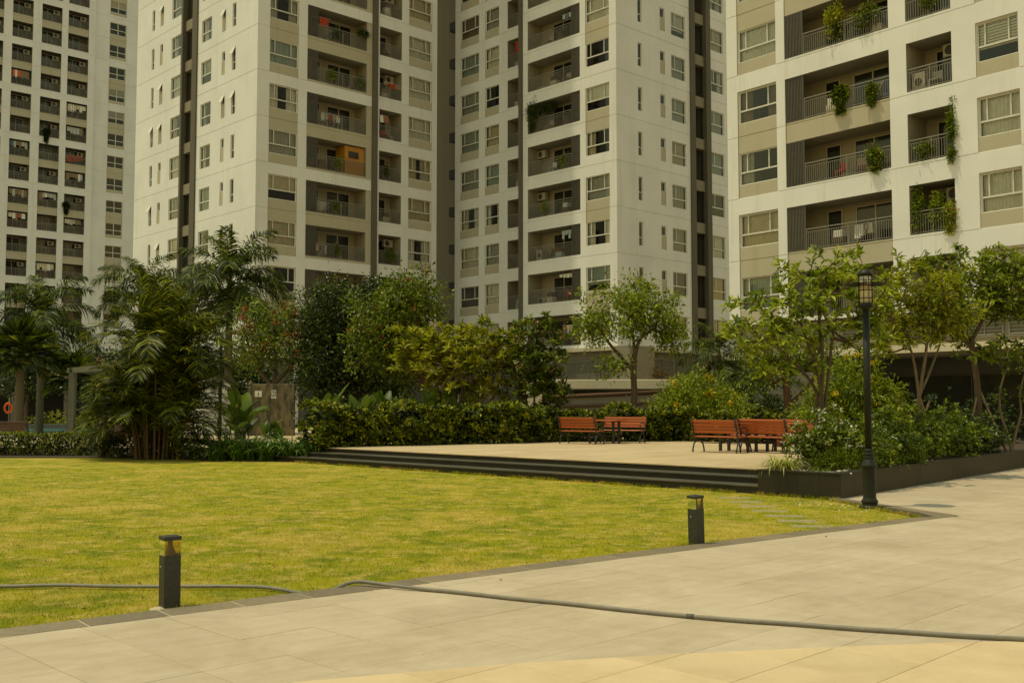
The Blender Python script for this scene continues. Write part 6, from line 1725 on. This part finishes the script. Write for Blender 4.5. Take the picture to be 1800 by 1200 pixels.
# orange timber cabin on a balcony of the left tower
p, th = bal_pos(('B', 4), .66, .25)
cb = thing('cabin', 'orange timber cabin with a small window on a balcony of the left white tower', 'cabin', p, th)
MB().box(0, 1.72, 0, 1.2, 0, 2.15).build('body', M['cabin'], cb)
wf = MB().box(.32, 1.22, -.03, 0, 1.28, 1.78).build('window', M['wood_dark'], cb)
for x0 in (.36, .80): MB().quad((x0, -.035, 1.32), (x0 + .38, -.035, 1.32), (x0 + .38, -.035, 1.74), (x0, -.035, 1.74)).build('pane', M['dglass'], wf)
for i in range(9): MB().box(.02 + i * .19, .195 + i * .19, -.012, -.001, .03, 1.25).build('board', M['cabin'], cb)
# furniture glimpsed behind railings
def washer(label, key, fu, d):
    p, th = bal_pos(key, fu, d); t = thing('washing_machine', label, 'appliance', p, th)
    MB().cbox(-.3, .3, 0, .58, 0, .86, .02).build('case', M['ac'], t)
    MB().add([(.18 * math.cos(a * R(24)), -.012, .45 + .18 * math.sin(a * R(24))) for a in range(15)], [tuple(range(15))]).build('door', M['ac_dark'], t)
washer('white washing machine behind the railing of the upper narrow balcony at the right', ('Dn', 3), .18, .3)
washer('white cabinet behind the railing of a low wide balcony, middle right tower', ('C', 2), .15, .4)

# small clutter on many balconies
_cl = random.Random(5)
def clutter(tower, key, k, fu, kind, seed):
    floor = ORD[max(0, k)] if k < len(ORD) else 'top'
    where = '%s storey above podium, %s' % (floor, tower)
    if kind == 'rack':
        p, th = bal_pos(key, fu, .45); t = thing('drying_rack', 'drying rack on a balcony, ' + where, 'drying rack', p, th)
        MB().tube([(-.4, -.2, 0), (.4, .2, .95)], .012, 5).tube([(-.4, .2, 0), (.4, -.2, .95)], .012, 5).tube([(-.5, 0, .95), (.5, 0, .95)], .012, 5).build('frame', M['frame'], t)
        for i in range(4):
            w = .16 + .1 * _cl.random(); x = -.45 + i * .24; h = .35 + .35 * _cl.random()
            MB().add([(x, .02, .95), (x + w, -.02, .95), (x + w + .02, .03, .95 - h), (x - .01, -.02, .95 - h)], [(0, 1, 2, 3)]).build('garment', M[_cl.choice(['curtain_white', 'curtain_grey', 'curtain_brown', 'curtain_blue', 'curtain_cream', 'red'])], t)
    elif kind == 'box':
        p, th = bal_pos(key, fu, .5); t = thing('storage_box', 'stacked storage boxes on a balcony, ' + where, 'box', p, th)
        MB().cbox(-.32, .32, -.2, .2, 0, .48, .02).build('box', M[_cl.choice(['ac', 'curtain_teal', 'pot', 'curtain_cream'])], t)
        MB().cbox(-.25, .22, -.18, .18, .482, .80, .02).build('box', M[_cl.choice(['curtain_white', 'curtain_brown', 'wood_dark'])], t)
    elif kind == 'chair':
        p, th = bal_pos(key, fu, .55); t = thing('balcony_chair', 'small chair on a balcony, ' + where, 'chair', p, th)
        mt_ = M[_cl.choice(['curtain_white', 'wood_dark', 'ac', 'red'])]
        MB().cbox(-.22, .22, -.22, .22, .40, .44, .01).build('seat', mt_, t); MB().box(-.22, .22, .2, .23, .46, .86).build('backrest', mt_, t)
        lg_ = MB().box(-.015, .015, -.015, .015, 0, .4).mesh('leg', mt_)
        for sx in (-1, 1):
            for sy in (-1, 1): link('leg', lg_, t, (sx * .2, sy * .2, 0))
    else:
        balcony_plant('leafy pot plant on a balcony, ' + where, key, fu, .22, .3, .55 + .4 * _cl.random(), _cl.choice(['leaf_mid', 'leaf_dark', 'leaf_light']), seed)
for tower, key, ks in (('left white tower, wide column', 'B', range(1, 9)), ('left white tower, narrow column', 'Bn', range(2, 9)), ('middle right tower, wide column', 'C', range(0, 9)), ('middle right tower, narrow column', 'Cn', range(1, 9)), ('closest tower, wide column', 'D', range(1, 6)), ('closest tower, narrow column', 'Dn', range(3, 5))):
    for k in ks:
        kinds = _cl.sample(['rack', 'box', 'chair', 'plant'], 2 if key in ('B', 'C', 'D') else 1)
        for j, kd in enumerate(kinds):
            lo, hi = {'B': (.30, .62), 'C': (.28, .75), 'D': (.28, .92)}.get(key, (.35, .75))
            clutter(tower, (key, k), k, lo + (hi - lo) * (j + _cl.random() * .8) / 2 + .0, kd, 500 + k * 7 + j + len(key) * 100)
# dry leaves on lawn and pavement
lf = FM(); n = 70
y = 7.5 / (1 - rng.random(n) * .6); x = (rng.random(n) * 2 - 1) * .5 * y
k_ = inside(lawn_poly, x, y) | (rng.random(n) < .03); x, y = x[k_], y[k_]; n = len(x)
zz = np.where(inside(lawn_poly, x, y), LZ + .022, .008)
lf.leaves(np.stack([x, y, zz], 1), rdir(n, rng) * [1, 1, .15], np.tile([0, 0, 1.0], (n, 1)) + rng.normal(0, .25, (n, 3)), .045 + .03 * rng.random(n), .022, rng.random(n))
tag(lf.build('dry_leaves', M['leaf_red']), 'few dry brown leaves scattered over lawn and pavement', 'leaves', kind='stuff')
